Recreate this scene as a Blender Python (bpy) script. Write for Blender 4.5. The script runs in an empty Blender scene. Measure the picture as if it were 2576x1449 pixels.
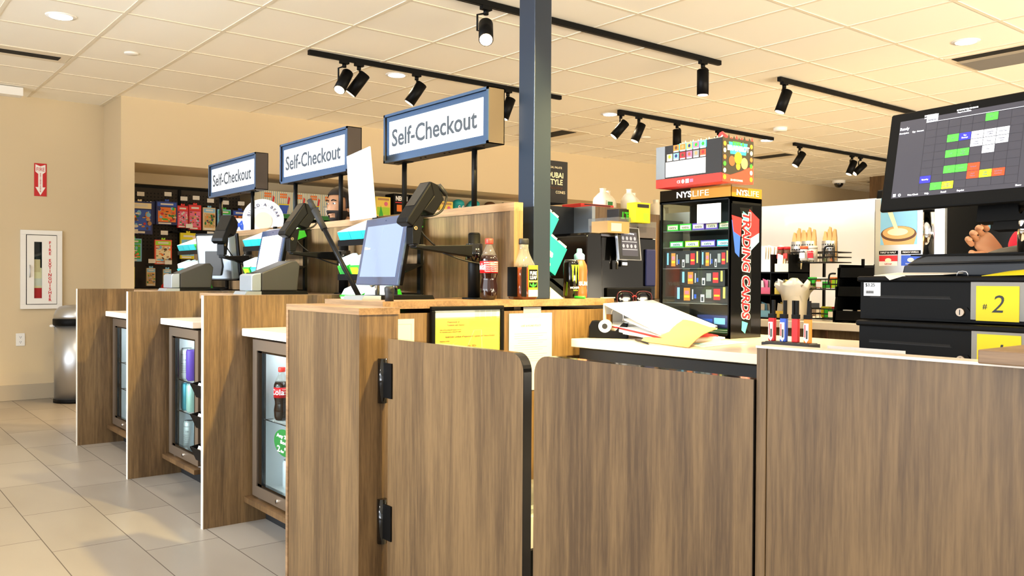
import bpy, bmesh, math, random
from mathutils import Vector, Matrix
rnd = random.Random(7)
S = bpy.context.scene
COL = S.collection
R = math.radians
# ---------------------------------------------------------------- camera (X runs right and away, Y runs left and away, metres)
YAW, PITCH, ROLL, FPX = .674412, -.0101923, .00605914, 2174.1
fw = Vector((math.sin(YAW)*math.cos(PITCH), math.cos(YAW)*math.cos(PITCH), math.sin(PITCH)))
rt = Vector((math.cos(YAW), -math.sin(YAW), 0)); up = rt.cross(fw)
r2 = rt*math.cos(ROLL)+up*math.sin(ROLL); u2 = -rt*math.sin(ROLL)+up*math.cos(ROLL)
cd = bpy.data.cameras.new('camera'); cam = bpy.data.objects.new('camera', cd); COL.objects.link(cam)
mw = Matrix((r2, u2, -fw)).transposed().to_4x4(); mw.translation = Vector((0, 0, 1.16)); cam.matrix_world = mw
cd.sensor_fit = 'HORIZONTAL'; cd.sensor_width = 36; cd.lens = 36*FPX/2576; cd.clip_start = .05; cd.clip_end = 100
S.camera = cam
S.view_settings.view_transform = 'Standard'; S.view_settings.look = 'None'; S.view_settings.gamma = 1
S.view_settings.exposure = 0.55; S.view_settings.use_curve_mapping = False
# ---------------------------------------------------------------- world: the bright shop and daylight beyond the modelled part
def lin(h):
    if isinstance(h, str):
        h = h.lstrip('#'); c = [int(h[i:i+2], 16)/255 for i in (0, 2, 4)]
    else: c = h
    return tuple((x/12.92 if x <= .04045 else ((x+.055)/1.055)**2.4) for x in c)+(1,)
W = bpy.data.worlds.new('world'); S.world = W; W.use_nodes = True
wn = W.node_tree.nodes; wn['Background'].inputs[0].default_value = (1.0, .88, .72, 1); wn['Background'].inputs[1].default_value = .62
def area(name, loc, tgt, sx, sy, power, color, spread=180):
    d = bpy.data.lights.new(name, 'AREA'); d.shape = 'RECTANGLE'; d.size = sx; d.size_y = sy; d.energy = power; d.color = color
    d.spread = R(spread)
    o = bpy.data.objects.new(name, d); COL.objects.link(o); o.location = loc
    o.rotation_euler = (Vector(tgt)-Vector(loc)).to_track_quat('-Z', 'Y').to_euler(); return o
def spot(name, loc, d3, power, color, ang, blend=.5, rad=.03):
    d = bpy.data.lights.new(name, 'SPOT'); d.energy = power; d.color = color; d.spot_size = R(ang); d.spot_blend = blend; d.shadow_soft_size = rad
    o = bpy.data.objects.new(name, d); COL.objects.link(o); o.location = loc
    o.rotation_euler = Vector(d3).to_track_quat('-Z', 'Y').to_euler(); return o
COOL = (.78, .88, 1.0); GOLD = (1.0, .75, .26); WARM = (1.0, .66, .27); NEUT = (1.0, .86, .68)
# daylight through the shop's glazed front, left of the camera, plus an added panel beam
area('window_daylight', (-3.4, 3.0, 1.6), (2.5, 3.6, .9), 7.5, 2.4, 130, COOL)
area('door_daylight', (-1.5, -2.6, 1.6), (1.2, 2.5, .6), 3.2, 2.3, 8, COOL)
area('added_panel_beam', (-3.4, 4.6, 2.55), (2.25, 4.3, 1.32), 3.5, .4, 60, COOL, 38)  # narrow cool lamp added to brighten the back panel
# added unseen fill lamps aimed up to brighten the ceiling, cool left, warm behind
area('added_ceiling_fill_cool', (-3.45, 3.6, .8), (2.6, 4.4, 3.4), 9, .8, 62, (.92, .95, 1.0), 110)
area('added_ceiling_fill_warm', (6.0, -2.9, .8), (6.6, 3.5, 3.4), 10, .9, 275, (1.0, .86, .63), 110)
# ---------------------------------------------------------------- helpers
MATS = {}
def mat(name, col, rough=.5, metal=0, emis=None, es=1, trans=0, alpha=1, ior=1.45, spec=None, coat=0):
    m = bpy.data.materials.new(name); m.use_nodes = True
    b = m.node_tree.nodes['Principled BSDF']
    b.inputs['Base Color'].default_value = lin(col); b.inputs['Roughness'].default_value = rough; b.inputs['Metallic'].default_value = metal
    b.inputs['IOR'].default_value = ior
    if emis is not None:
        b.inputs['Emission Color'].default_value = lin(emis); b.inputs['Emission Strength'].default_value = es
    if trans: b.inputs['Transmission Weight'].default_value = trans
    if alpha < 1: b.inputs['Alpha'].default_value = alpha
    if spec is not None: b.inputs['Specular IOR Level'].default_value = spec
    if coat: b.inputs['Coat Weight'].default_value = coat; b.inputs['Coat Roughness'].default_value = .1
    m.diffuse_color = lin(col); MATS[name] = m; return m
def noise_bump(m, scale=200, strength=.15, dist=.002):
    nt = m.node_tree; b = nt.nodes['Principled BSDF']; tc = nt.nodes.new('ShaderNodeTexCoord'); n = nt.nodes.new('ShaderNodeTexNoise')
    n.inputs['Scale'].default_value = scale; bp = nt.nodes.new('ShaderNodeBump'); bp.inputs['Strength'].default_value = strength; bp.inputs['Distance'].default_value = dist
    nt.links.new(tc.outputs['Object'], n.inputs['Vector']); nt.links.new(n.outputs['Fac'], bp.inputs['Height']); nt.links.new(bp.outputs['Normal'], b.inputs['Normal'])
def wood(name, c1, c2, c3, rough=.42, grain=1.0, seed=0, horiz=False):
    m = mat(name, c2, rough); nt = m.node_tree; N = nt.nodes; L = nt.links; b = N['Principled BSDF']
    g = N.new('ShaderNodeNewGeometry'); mp = N.new('ShaderNodeMapping'); mp.inputs['Location'].default_value = (seed*3.7, seed*1.9, seed*.7)
    mp.inputs['Scale'].default_value = (1, .05, 1) if horiz else (1, 1, .055); L.new(g.outputs['Position'], mp.inputs[0])
    n1 = N.new('ShaderNodeTexNoise'); n1.inputs['Scale'].default_value = 5.5; n1.inputs['Detail'].default_value = 2.5; n1.inputs['Roughness'].default_value = .55; n1.inputs['Distortion'].default_value = .5; L.new(mp.outputs[0], n1.inputs['Vector'])
    mul = N.new('ShaderNodeMath'); mul.operation = 'MULTIPLY'; mul.inputs[1].default_value = 26; L.new(n1.outputs['Fac'], mul.inputs[0])
    sn = N.new('ShaderNodeMath'); sn.operation = 'SINE'; L.new(mul.outputs[0], sn.inputs[0])
    n2 = N.new('ShaderNodeTexNoise'); n2.inputs['Scale'].default_value = 95*grain; n2.inputs['Detail'].default_value = 4; n2.inputs['Roughness'].default_value = .7; L.new(mp.outputs[0], n2.inputs['Vector'])
    n3 = N.new('ShaderNodeTexNoise'); n3.inputs['Scale'].default_value = 8; n3.inputs['Detail'].default_value = 3; L.new(mp.outputs[0], n3.inputs['Vector'])
    def mad(a, k, c):
        x = N.new('ShaderNodeMath'); x.operation = 'MULTIPLY_ADD'; L.new(a, x.inputs[0]); x.inputs[1].default_value = k
        if isinstance(c, float): x.inputs[2].default_value = c
        else: L.new(c, x.inputs[2])
        return x.outputs[0]
    f = mad(sn.outputs[0], .11, mad(n2.outputs['Fac'], 1.15, mad(n3.outputs['Fac'], .75, -.45)))
    cr = N.new('ShaderNodeValToRGB'); e = cr.color_ramp.elements; e[0].position = .28; e[0].color = lin(c1); e[1].position = .78; e[1].color = lin(c3)
    mid = e.new(.52); mid.color = lin(c2); L.new(f, cr.inputs[0]); L.new(cr.outputs[0], b.inputs['Base Color'])
    bp = N.new('ShaderNodeBump'); bp.inputs['Strength'].default_value = .12; bp.inputs['Distance'].default_value = .001; L.new(f, bp.inputs['Height']); L.new(bp.outputs[0], b.inputs['Normal'])
    return m
wood('oak', '#533f29', '#695236', '#7d6342')
wood('oak_dark', '#4d3821', '#61482c', '#705536', seed=2)
wood('oak_top', '#71583e', '#876a4c', '#9a7b59', horiz=True, seed=4)
mat('wall', '#d3c19f', .85); noise_bump(MATS['wall'], 160, .12, .002)
mat('ceiling', '#f6f1e4', .9); noise_bump(MATS['ceiling'], 320, .2, .002)
mat('tbar', '#e3d9c4', .6)
mat('base_stone', '#b3a68f', .5)
mat('k_dark', '#1c1917', .5); mat('black', '#060606', .5, spec=.16); mat('black_matte', '#0c0c0c', .75); mat('black_gloss', '#050505', .08, coat=.5)
mat('charcoal', '#1d1d1e', .55, spec=.4); mat('printer_grey', '#2e2c29', .5); mat('blueblack', '#161b22', .45)
mat('silver', '#9aa2a8', .32, .7); mat('steel', '#c3c5c8', .36, .95); mat('chrome', '#e6e6e6', .06, 1); mat('steel_frame', '#9a8a78', .38, .85)
mat('white', '#efeeea', .45); mat('paper', '#dcd6ca', .8); mat('quartz', '#e6d9c6', .22); mat('white_gloss', '#f2f2f0', .2)
mat('red', '#c22026', .45); mat('bright_red', '#e33227', .4); mat('sign_red', '#c4121c', .4)
mat('ink', '#2c3238', .6); mat('ink_grey', '#8d8d8a', .7); mat('ink_light', '#b7ad96', .8)
mat('green', '#2fae2c', .4); mat('lime', '#a6d61f', .4); mat('green_dark', '#1f6f2c', .5); mat('badge_green', '#1f6a2a', .5)
mat('teal', '#1f9fa5', .4); mat('teal_light', '#4fb9bd', .4); mat('mint', '#dff0e6', .4); mat('cream', '#efdfb4', .6)
mat('yellow', '#d9c918', .6); mat('yellow_soft', '#f0d15a', .5); mat('orange', '#ec7a22', .5); mat('blue', '#2750b4', .45); mat('navy', '#20275c', .5)
mat('light_blue', '#7fbadb', .5); mat('purple', '#5b3aa0', .45); mat('pink', '#e06a86', .5); mat('kraft', '#caa066', .8); mat('brown', '#5b3a22', .6)
mat('gold', '#a8782a', .35, .5); mat('beige', '#dcc59a', .7); mat('coral', '#e2552f', .35); mat('tan', '#b98c58', .6)
mat('tape', '#dcdcd8', .3, alpha=.35)
mat('cola', '#1c0b06', .08, coat=.4); mat('tea', '#6b2f10', .12, alpha=.82, coat=.4)
mat('cable', '#0b0b0b', .5); mat('wire', '#151515', .4, .3); mat('brass', '#b08b55', .3, 1)
mat('milk', '#efe6d0', .35, alpha=.85)
mat('skin', '#a87a58', .55); mat('hair', '#1c140f', .85); mat('cloth_black', '#17171a', .9); mat('cloth_red', '#b3122c', .9)
noise_bump(MATS['cloth_red'], 500, .5, .003)
mat('screen_self', '#39424f', .12, emis='#b4c8ea', es=.62); mat('bezel_blue', '#33415a', .14, coat=.6)
mat('screen_white', '#ffffff', .2, emis='#ffffff', es=1.6); mat('screen_dark', '#3b3a42', .25, emis='#42414a', es=.55)
mat('sign_white', '#ffffff', .4, emis='#ffffff', es=1.05); mat('sign_bezel', '#34475f', .35, .2); mat('sign_body', '#4a4038', .5, .3)  # bezel blue: the sky's reflection is put into its base colour
for n_, c_ in dict(k_green='#4bea3f', k_blue='#2f2fb4', k_white='#dfe2ea', k_red='#f0461e', k_yellow='#e6ee22', k_lime='#b8e81e').items(): mat(n_, c_, .4, emis=c_, es=.75)
mat('k_line', '#232229', .5, emis='#26252b', es=.4); mat('k_text', '#ffffff', .5, emis='#e8e8f0', es=.9); mat('k_ink', '#707078', .5, emis='#8a8a92', es=.4)
mat('lamp', '#ffffff', .4, emis='#fff0d8', es=14); mat('spot_glow', '#ffffff', .4, emis='#ffd9a0', es=22); mat('spot_dim', '#fff0d0', .4, emis='#ffe9c8', es=2)
mat('fridge_white', '#e8edf0', .35); mat('fridge_led', '#ffffff', .4, emis='#f2f8ff', es=3)
def glassy(name, tint, ior=1.45, haze=0.0, rough=.02):
    m = bpy.data.materials.new(name); m.use_nodes = True; nt = m.node_tree; N = nt.nodes; L = nt.links; N.clear(); MATS[name] = m; m.diffuse_color = (*lin(tint)[:3], .3)
    o = N.new('ShaderNodeOutputMaterial'); tr = N.new('ShaderNodeBsdfTransparent'); tr.inputs[0].default_value = lin(tint); gl = N.new('ShaderNodeBsdfGlossy'); gl.inputs['Roughness'].default_value = rough
    fr = N.new('ShaderNodeFresnel'); fr.inputs[0].default_value = ior; mx = N.new('ShaderNodeMixShader'); ge = N.new('ShaderNodeNewGeometry'); iv = N.new('ShaderNodeMath'); iv.operation = 'SUBTRACT'; iv.inputs[0].default_value = 1; L.new(ge.outputs['Backfacing'], iv.inputs[1]); ml = N.new('ShaderNodeMath'); ml.operation = 'MULTIPLY'; L.new(fr.outputs[0], ml.inputs[0]); L.new(iv.outputs[0], ml.inputs[1]); L.new(ml.outputs[0], mx.inputs[0])
    if haze:
        df = N.new('ShaderNodeBsdfDiffuse'); df.inputs[0].default_value = (.9, .9, .88, 1); m2 = N.new('ShaderNodeMixShader'); m2.inputs[0].default_value = haze
        L.new(tr.outputs[0], m2.inputs[1]); L.new(df.outputs[0], m2.inputs[2]); L.new(m2.outputs[0], mx.inputs[1])
    else: L.new(tr.outputs[0], mx.inputs[1])
    L.new(gl.outputs[0], mx.inputs[2]); L.new(mx.outputs[0], o.inputs[0])
glassy('glass', '#f6fbfa', 1.4); glassy('clear', '#f4f2ee', 1.45, .04); glassy('clear_dim', '#dfe4e4', 1.45, .12)
class MB:
    def __init__(s): s.v = []; s.f = []; s.fm = []; s.mats = []; s.T = None; s.sm = []
    def _m(s, m):
        if m not in s.mats: s.mats.append(m)
        return s.mats.index(m)
    def add(s, vs, fs, m, smooth=False):
        o = len(s.v)
        for v in vs: s.v.append(tuple(s.T @ Vector(v)) if s.T else tuple(v))
        k = s._m(m)
        for f in fs: s.f.append(tuple(i+o for i in f)); s.fm.append(k); s.sm.append(smooth)
        return s
    def box(s, x0, y0, z0, x1, y1, z1, m):
        if x0 > x1: x0, x1 = x1, x0
        if y0 > y1: y0, y1 = y1, y0
        if z0 > z1: z0, z1 = z1, z0
        vs = [(x, y, z) for z in (z0, z1) for y in (y0, y1) for x in (x0, x1)]
        return s.add(vs, [(0, 2, 3, 1), (4, 5, 7, 6), (0, 1, 5, 4), (2, 6, 7, 3), (0, 4, 6, 2), (1, 3, 7, 5)], m)
    def prism(s, poly, a, b, m, axis='y', m2=None, smooth=False):
        """poly in the plane across axis: 'y' -> (x,z), 'x' -> (y,z), 'z' -> (x,y); from a to b along axis"""
        def P(p, t): return {'y': (p[0], t, p[1]), 'x': (t, p[0], p[1]), 'z': (p[0], p[1], t)}[axis]
        n = len(poly); area_ = sum(poly[i][0]*poly[(i+1) % n][1]-poly[(i+1) % n][0]*poly[i][1] for i in range(n))
        if axis == 'y': area_ = -area_
        if area_ < 0: poly = poly[::-1]
        if a > b: a, b = b, a
        vs = [P(p, a) for p in poly]+[P(p, b) for p in poly]
        s.add(vs, [tuple(reversed(range(n))), tuple(range(n, 2*n))], m)
        o = len(s.v)-2*n; k = s._m(m2 or m)
        for i in range(n):
            j = (i+1) % n; s.f.append((o+i, o+j, o+n+j, o+n+i)); s.fm.append(k); s.sm.append(smooth)
        return s
    def cyl(s, p0, p1, r0, r1, m, n=20, caps=True, smooth=True):
        p0 = Vector(p0); p1 = Vector(p1); d = (p1-p0).normalized(); a = d.orthogonal().normalized(); b = d.cross(a)
        vs = []
        for p, r in ((p0, r0), (p1, r1)):
            for i in range(n): t = 2*math.pi*i/n; vs.append(p+(a*math.cos(t)+b*math.sin(t))*r)
        s.add(vs, [(i, (i+1) % n, n+(i+1) % n, n+i) for i in range(n)], m, smooth)
        if caps:
            o = len(s.v)-2*n; k = s._m(m); s.f += [tuple(o+i for i in reversed(range(n))), tuple(o+n+i for i in range(n))]; s.fm += [k, k]; s.sm += [False, False]
        return s
    def tube(s, pts, r, m, n=8, sub=4):
        P = [Vector(p) for p in pts]
        if len(P) > 2 and sub > 1:
            Q = []
            for i in range(len(P)-1):
                a, b, c, d = P[max(i-1, 0)], P[i], P[i+1], P[min(i+2, len(P)-1)]
                for k in range(sub):
                    t = k/sub; Q.append(.5*((2*b)+(c-a)*t+(2*a-5*b+4*c-d)*t*t+(3*b-a-3*c+d)*t**3))
            Q.append(P[-1]); P = Q
        u = None; vs = []
        for i, p in enumerate(P):
            d = (P[min(i+1, len(P)-1)]-P[max(i-1, 0)]).normalized()
            if u is None: u = d.orthogonal().normalized()
            u = (u-d*u.dot(d)).normalized(); w = d.cross(u)
            for k in range(n): t = 2*math.pi*k/n; vs.append(p+(u*math.cos(t)+w*math.sin(t))*r)
        fs = [(i*n+k, i*n+(k+1) % n, (i+1)*n+(k+1) % n, (i+1)*n+k) for i in range(len(P)-1) for k in range(n)]
        fs += [tuple(reversed(range(n))), tuple((len(P)-1)*n+k for k in range(n))]
        return s.add(vs, fs, m, True)
    def lathe(s, prof, m, c=(0, 0, 0), n=24, sq=None):
        """prof: (r, z) from bottom to top"""
        vs = []
        for r, z in prof:
            for i in range(n):
                t = 2*math.pi*i/n; x, y = math.cos(t), math.sin(t)
                if sq:
                    k = 1/max(abs(x), abs(y)); k = 1+(min(k, 1.25)-1)*sq; x *= k; y *= k
                vs.append((c[0]+x*r, c[1]+y*r, c[2]+z))
        fs = [(j*n+i, j*n+(i+1) % n, (j+1)*n+(i+1) % n, (j+1)*n+i) for j in range(len(prof)-1) for i in range(n)]
        fs += [tuple(reversed(range(n))), tuple((len(prof)-1)*n+i for i in range(n))]
        return s.add(vs, fs, m, True)
    def ball(s, c, r, m, n=16, k=10):
        if isinstance(r, (int, float)): r = (r, r, r)
        vs = []; 
        for j in range(k+1):
            a = math.pi*j/k
            for i in range(n): t = 2*math.pi*i/n; vs.append((c[0]+r[0]*math.sin(a)*math.cos(t), c[1]+r[1]*math.sin(a)*math.sin(t), c[2]-r[2]*math.cos(a)))
        return s.add(vs, [(j*n+i, j*n+(i+1) % n, (j+1)*n+(i+1) % n, (j+1)*n+i) for j in range(k) for i in range(n)], m, True)
    def quad(s, pts, m): return s.add(pts, [tuple(range(len(pts)))], m)
    def rect(s, x0, z0, x1, z1, y, m):            # a flat print on a front face (facing -y)
        return s.add([(x0, y, z0), (x1, y, z0), (x1, y, z1), (x0, y, z1)], [(0, 1, 2, 3)], m)
    def disc(s, x, z, r, y, m, n=24, rz=None):
        return s.add([(x+r*math.cos(2*math.pi*i/n), y, z+(rz or r)*math.sin(2*math.pi*i/n)) for i in range(n)], [tuple(range(n))], m)
    def build(s, name, parent=None, loc=None, rot=None, bev=0, seg=2):
        me = bpy.data.meshes.new(name); me.from_pydata(s.v, [], s.f)
        for k in s.mats: me.materials.append(MATS[k])
        me.polygons.foreach_set('material_index', s.fm); me.polygons.foreach_set('use_smooth', s.sm); me.update()
        o = bpy.data.objects.new(name, me); COL.objects.link(o)
        if parent: o.parent = parent
        if loc is not None: o.location = loc
        if rot is not None: o.rotation_euler = rot
        if bev:
            b = o.modifiers.new('bevel', 'BEVEL'); b.width = bev; b.segments = seg; b.limit_method = 'ANGLE'; b.angle_limit = R(40); b.harden_normals = False
        return o
def tag(o, label, cat, group=None):
    o['label'] = label; o['category'] = cat
    if group: o['group'] = group
    return o
def struct(o): o['kind'] = 'structure'; return o
def thing(name, label, cat, loc=(0, 0, 0), rz=0, group=None, tilt=None):
    o = bpy.data.objects.new(name, None); COL.objects.link(o); o.empty_display_size = .05; o.location = loc
    o.rotation_euler = (tilt or 0, 0, R(rz)); return tag(o, label, cat, group)
FA, FB = -90, 0      # a front that looks along -X, a front that looks along -Y (local x = to the right, local y = into depth)
def dup(root, loc=None, rz=None, label=None, group=None, dloc=None):
    def rec(o, p):
        c = o.copy(); COL.objects.link(c)
        if p: c.parent = p
        for ch in o.children: rec(ch, c)
        return c
    r = rec(root, None)
    if loc is not None: r.location = loc
    if dloc is not None: r.location = Vector(root.location)+Vector(dloc)
    if rz is not None: r.rotation_euler[2] = R(rz)
    if label: r['label'] = label
    if group: r['group'] = group
    return r
def text(body, h, m, parent, x=0, y=-.001, z=0, align='CENTER', name='lettering', sx=1, ext=.0006, shear=0, space=1, rot=None, maxw=None, bold=0, label=None):
    """lettering of cap height h standing on the front face (looks along local -y), baseline at z"""
    c = bpy.data.curves.new(name, 'FONT'); c.body = body; c.size = h/.70; c.align_x = align; c.extrude = ext; c.shear = shear; c.space_character = space
    c.offset = bold; c.resolution_u = 3
    t = bpy.data.objects.new(name, c); COL.objects.link(t)
    bpy.context.view_layer.update()
    me = bpy.data.meshes.new_from_object(t.evaluated_get(bpy.context.evaluated_depsgraph_get()))
    bpy.data.objects.remove(t); bpy.data.curves.remove(c)
    me.materials.clear(); me.materials.append(MATS[m])
    w = (max(v.co.x for v in me.vertices)-min(v.co.x for v in me.vertices)) if me.vertices else 1
    if maxw: sx = maxw/w
    o = bpy.data.objects.new(name, me); COL.objects.link(o); o.parent = parent
    o.scale = (sx, 1, 1); o.rotation_euler = rot if rot else (R(90), 0, 0); o.location = (x, y, z)
    if label: o['label'] = label
    return o
# ================================================================ the room
def tilefloor():
    m = mat('floor_tile', '#b5ada3', .3); nt = m.node_tree; N = nt.nodes; L = nt.links; b = N['Principled BSDF']
    g = N.new('ShaderNodeNewGeometry'); sp = N.new('ShaderNodeSeparateXYZ'); L.new(g.outputs['Position'], sp.inputs[0])
    def M(op, a, bb=None, c=None):
        x = N.new('ShaderNodeMath'); x.operation = op
        for i, v in enumerate((a, bb, c)):
            if v is None: continue
            if isinstance(v, (int, float)): x.inputs[i].default_value = v
            else: L.new(v, x.inputs[i])
        return x.outputs[0]
    u = M('DIVIDE', M('SUBTRACT', sp.outputs[0], 1.071), .3145); i = M('FLOOR', u); fu = M('FRACT', u)
    v = M('DIVIDE', M('MULTIPLY_ADD', i, .222, M('SUBTRACT', sp.outputs[1], 3.814)), .693); j = M('FLOOR', v); fv = M('FRACT', v)
    du = M('MULTIPLY', M('MINIMUM', fu, M('SUBTRACT', 1, fu)), .3145); dv = M('MULTIPLY', M('MINIMUM', fv, M('SUBTRACT', 1, fv)), .693)
    d = M('MINIMUM', du, dv); grout = M('LESS_THAN', d, .0021)
    cb = N.new('ShaderNodeCombineXYZ'); L.new(i, cb.inputs[0]); L.new(j, cb.inputs[1])
    wnz = N.new('ShaderNodeTexWhiteNoise'); wnz.noise_dimensions = '2D'; L.new(cb.outputs[0], wnz.inputs['Vector'])
    nz = N.new('ShaderNodeTexNoise'); nz.inputs['Scale'].default_value = 2.4; nz.inputs['Detail'].default_value = 3
    mp = N.new('ShaderNodeMapping'); mp.inputs['Scale'].default_value = (2.2, .7, 1); L.new(g.outputs['Position'], mp.inputs[0]); L.new(mp.outputs[0], nz.inputs['Vector'])
    f = M('MULTIPLY_ADD', wnz.outputs['Value'], .35, M('MULTIPLY_ADD', nz.outputs['Fac'], .45, .2))
    cr = N.new('ShaderNodeValToRGB'); e = cr.color_ramp.elements; e[0].position = .25; e[0].color = lin('#857d73'); e[1].position = .95; e[1].color = lin('#a39c92'); L.new(f, cr.inputs[0])
    mx = N.new('ShaderNodeMix'); mx.data_type = 'RGBA'; L.new(grout, mx.inputs['Factor']); L.new(cr.outputs[0], mx.inputs['A']); mx.inputs['B'].default_value = lin('#574f47')
    L.new(mx.outputs['Result'], b.inputs['Base Color'])
    L.new(M('MULTIPLY_ADD', grout, .4, M('MULTIPLY_ADD', nz.outputs['Fac'], .05, .27)), b.inputs['Roughness'])
    bp = N.new('ShaderNodeBump'); bp.inputs['Strength'].default_value = .5; bp.inputs['Distance'].default_value = .002; bp.invert = True; L.new(grout, bp.inputs['Height']); L.new(bp.outputs[0], b.inputs['Normal'])
tilefloor()
struct(MB().box(-3.6, -3, -.1, 18, 12, 0, 'floor_tile').build('floor'))
CZ = 2.845
struct(MB().box(-3.6, -3, CZ, 18, 12, CZ+.1, 'ceiling').build('ceiling'))
g = MB()
x = 1.52-.63*8
while x < 18:
    g.box(x-.012, -3, CZ-.005, x+.012, 12, CZ+.002, 'tbar'); x += .63
y = 3.10-.693*8
while y < 12:
    g.box(-3.6, y-.012, CZ-.0045, 18, y+.012, CZ+.002, 'tbar'); y += .693
struct(g.build('trim_1'))
# walls: wall_left carries the extinguisher, wall_back has the merchandise niche
struct(MB().box(-3.6, 9.19, 0, 2.18, 9.35, CZ, 'wall').build('wall_left'))
struct(MB().box(2.18, 8.56, 0, 2.30, 9.35, CZ, 'wall').build('wall_corner'))
w = MB().box(2.30, 8.56, 2.235, 15.5, 8.7, CZ, 'wall').box(2.30, 8.7, 2.235, 15.5, 9.36, 2.30, 'wall').box(2.18, 9.7, 0, 15.5, 9.85, CZ, 'wall').box(2.18, 9.35, 0, 2.30, 9.7, CZ, 'wall')
w.box(2.30, 9.36, 2.12, 15.5, 9.7, 2.30, 'wall').box(9.8, 8.56, 0, 15.5, 9.7, 2.235, 'wall')
struct(w.build('wall_back'))
mat('white_tile', '#f1ece0', .25)
struct(MB().box(15.5, -3, 0, 15.7, 9.7, CZ, 'white_tile').build('wall_right'))
g = MB()
for k in range(1, 30): g.box(15.492, 5, k*.1, 15.5, 9.5, k*.1+.006, 'tbar')
struct(g.build('trim_4'))
struct(MB().box(-3.6, 9.172, 0, 2.18, 9.19, .145, 'base_stone').build('baseboard_left', bev=.003))
struct(MB().box(13.2, 7.0, 1.5, 14.5, 7.3, CZ, 'oak_dark').build('trim_2'))
struct(MB().box(14.0, 4.2, 1.5, 14.4, 7.2, CZ, 'oak').build('trim_3'))
# glazed front left of the camera (its mullions frame the daylight)
w = MB().box(-3.6, -3, 0, -3.5, 9.19, .35, 'wall').box(-3.6, -3, 2.75, -3.5, 9.19, CZ, 'wall').box(-3.6, 7.0, .35, -3.5, 9.19, 2.75, 'wall')
struct(w.build('wall_front'))
w = MB()
for yy in (-3, -1.4, .2, 1.8, 3.4, 5.0, 6.95): w.box(-3.58, yy, .35, -3.52, yy+.06, 2.75, 'black')
struct(w.build('window_1'))
# column standing on the end counter, up to the ceiling
mat('column_paint', '#1f2937', .32, .2)
# ---------------------------------------------------------------- ceiling fixtures
def rail(x0, x1, yy, label):
    o = MB().box(x0*1.04, yy-.018, 2.806, x1*1.04, yy+.018, CZ-.005, 'black').box(x0*1.04+.002, yy-.006, 2.804, x1*1.04-.002, yy+.006, 2.807, 'charcoal')
    return tag(o.build('track_rail'), label, 'track light rail', 'black track rails on the ceiling')
RY = [5.70*1.04, 4.035*1.04, 4.045*1.04, 5.80*1.04, 5.85*1.04]
rail(2.70, 5.09, RY[0], 'black track rail above the self-checkout signs, over the nearest white sign')
rail(2.55, 5.17, RY[1], 'long black track rail passing behind the column at the top of the picture')
rail(5.93, 8.6, RY[2], 'black track rail running to the register screen at upper right')
rail(5.92, 8.39, RY[3], 'black track rail with four spots above the red cardboard box')
rail(8.88, 11.3, RY[4], 'farthest black track rail with three spots, left of the register screen')
def head(x, yy, aim, label, lit=0, power=30, k_=0, L=.185, r=.044):
    x *= 1.04; HZ = 2.806
    t = thing('spotlight', label, 'spotlight', (x, yy, HZ), 0, 'track spotlights')
    MB().box(-.035, -.017, -.022, .035, .017, 0, 'black').cyl((0, 0, -.022), (0, 0, -.05), .016, .016, 'black').build('adapter', t)
    d = Vector(aim).normalized(); c = Vector((0, 0, -.145)); s = d.cross(Vector((0, 0, 1)))
    if s.length < .05: s = Vector((1, 0, 0))
    s.normalize(); off = s*(r+.008)
    a = MB(); a.tube([(0, 0, -.04), Vector((0, 0, -.05))+off, c+off, c+off*.7], .007, 'black', 8, 1).build('bracket', t)
    b = MB(); p0 = c-d*L*.42; p1 = c+d*L*.58
    b.cyl(p0, p1, r, r, 'black', 28); b.cyl(p0-d*.006, p0, r*.82, r, 'black', 28)
    b.build('housing', t)
    e = MB(); e.cyl(p1, p1+d*.0035, r*.86, r*.86, 'spot_glow' if lit else 'spot_dim', 24)
    e.build('lens', t)
    o = spot('spot_lamp', (x+p1.x+d.x*.02, yy+p1.y+d.y*.02, HZ+p1.z+d.z*.02), d, power, GOLD if k_ == 5 else WARM, 62, .6, .035)
    return t
DN = (0, 0, -1)
hd = [(2.98, 0, (-.55, -.30, -.85), 'lit spotlight aimed at the viewer, first on the rail over the self-checkout signs', 1, 30),
 (3.10, 0, (-.45, .32, -.75), 'dark spotlight tilted left, beside the lit one at the left end of the sign rail', 0, 192),
 (3.60, 0, (-.42, .30, -.78), 'tilted black spotlight hanging over the nearest self-checkout sign', 0, 192),
 (4.50, 0, (-.25, .18, -.85), 'tilted black spotlight between the nearest self-checkout sign and the column', 0, 192)]
hd += [(3.02, 1, (-.45, -.62, -.75), 'brightly lit spotlight with star glare left of the column, at the top', 1, 40),
 (4.98, 1, DN, 'black spotlight hanging straight down at the end of the long rail', 0, 224)]
hd += [(6.0, 2, (-.25, .2, -.9), 'black spotlight at the left end of the rail nearest the register screen', 0, 256)]
hd += [(5.95, 3, (-.5, .38, -.75), 'leftmost spotlight on the rail above the red box, tilted strongly', 0, 192), (6.20, 3, (-.3, .22, -.88), 'second spotlight on the rail above the red box', 0, 192),
 (6.76, 3, DN, 'third spotlight on the rail above the red box, hanging straight down', 0, 192), (7.42, 3, (.4, -.2, -.6), 'spotlight partly hidden behind the red box and its packet', 0, 128)]
hd += [(9.0, 4, (-.4, .3, -.8), 'left spotlight on the farthest track rail', 0, 192), (10.15, 4, (-.3, .2, -.85), 'middle spotlight on the farthest track rail', 0, 192), (10.35, 4, (-.7, .5, -.8), 'right spotlight on the farthest rail, tilted nearly sideways', 0, 128)]
rail(1.9, 4.6, 1.5, 'black track rail above the staff area, out of the picture')
RY.append(1.5)
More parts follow.
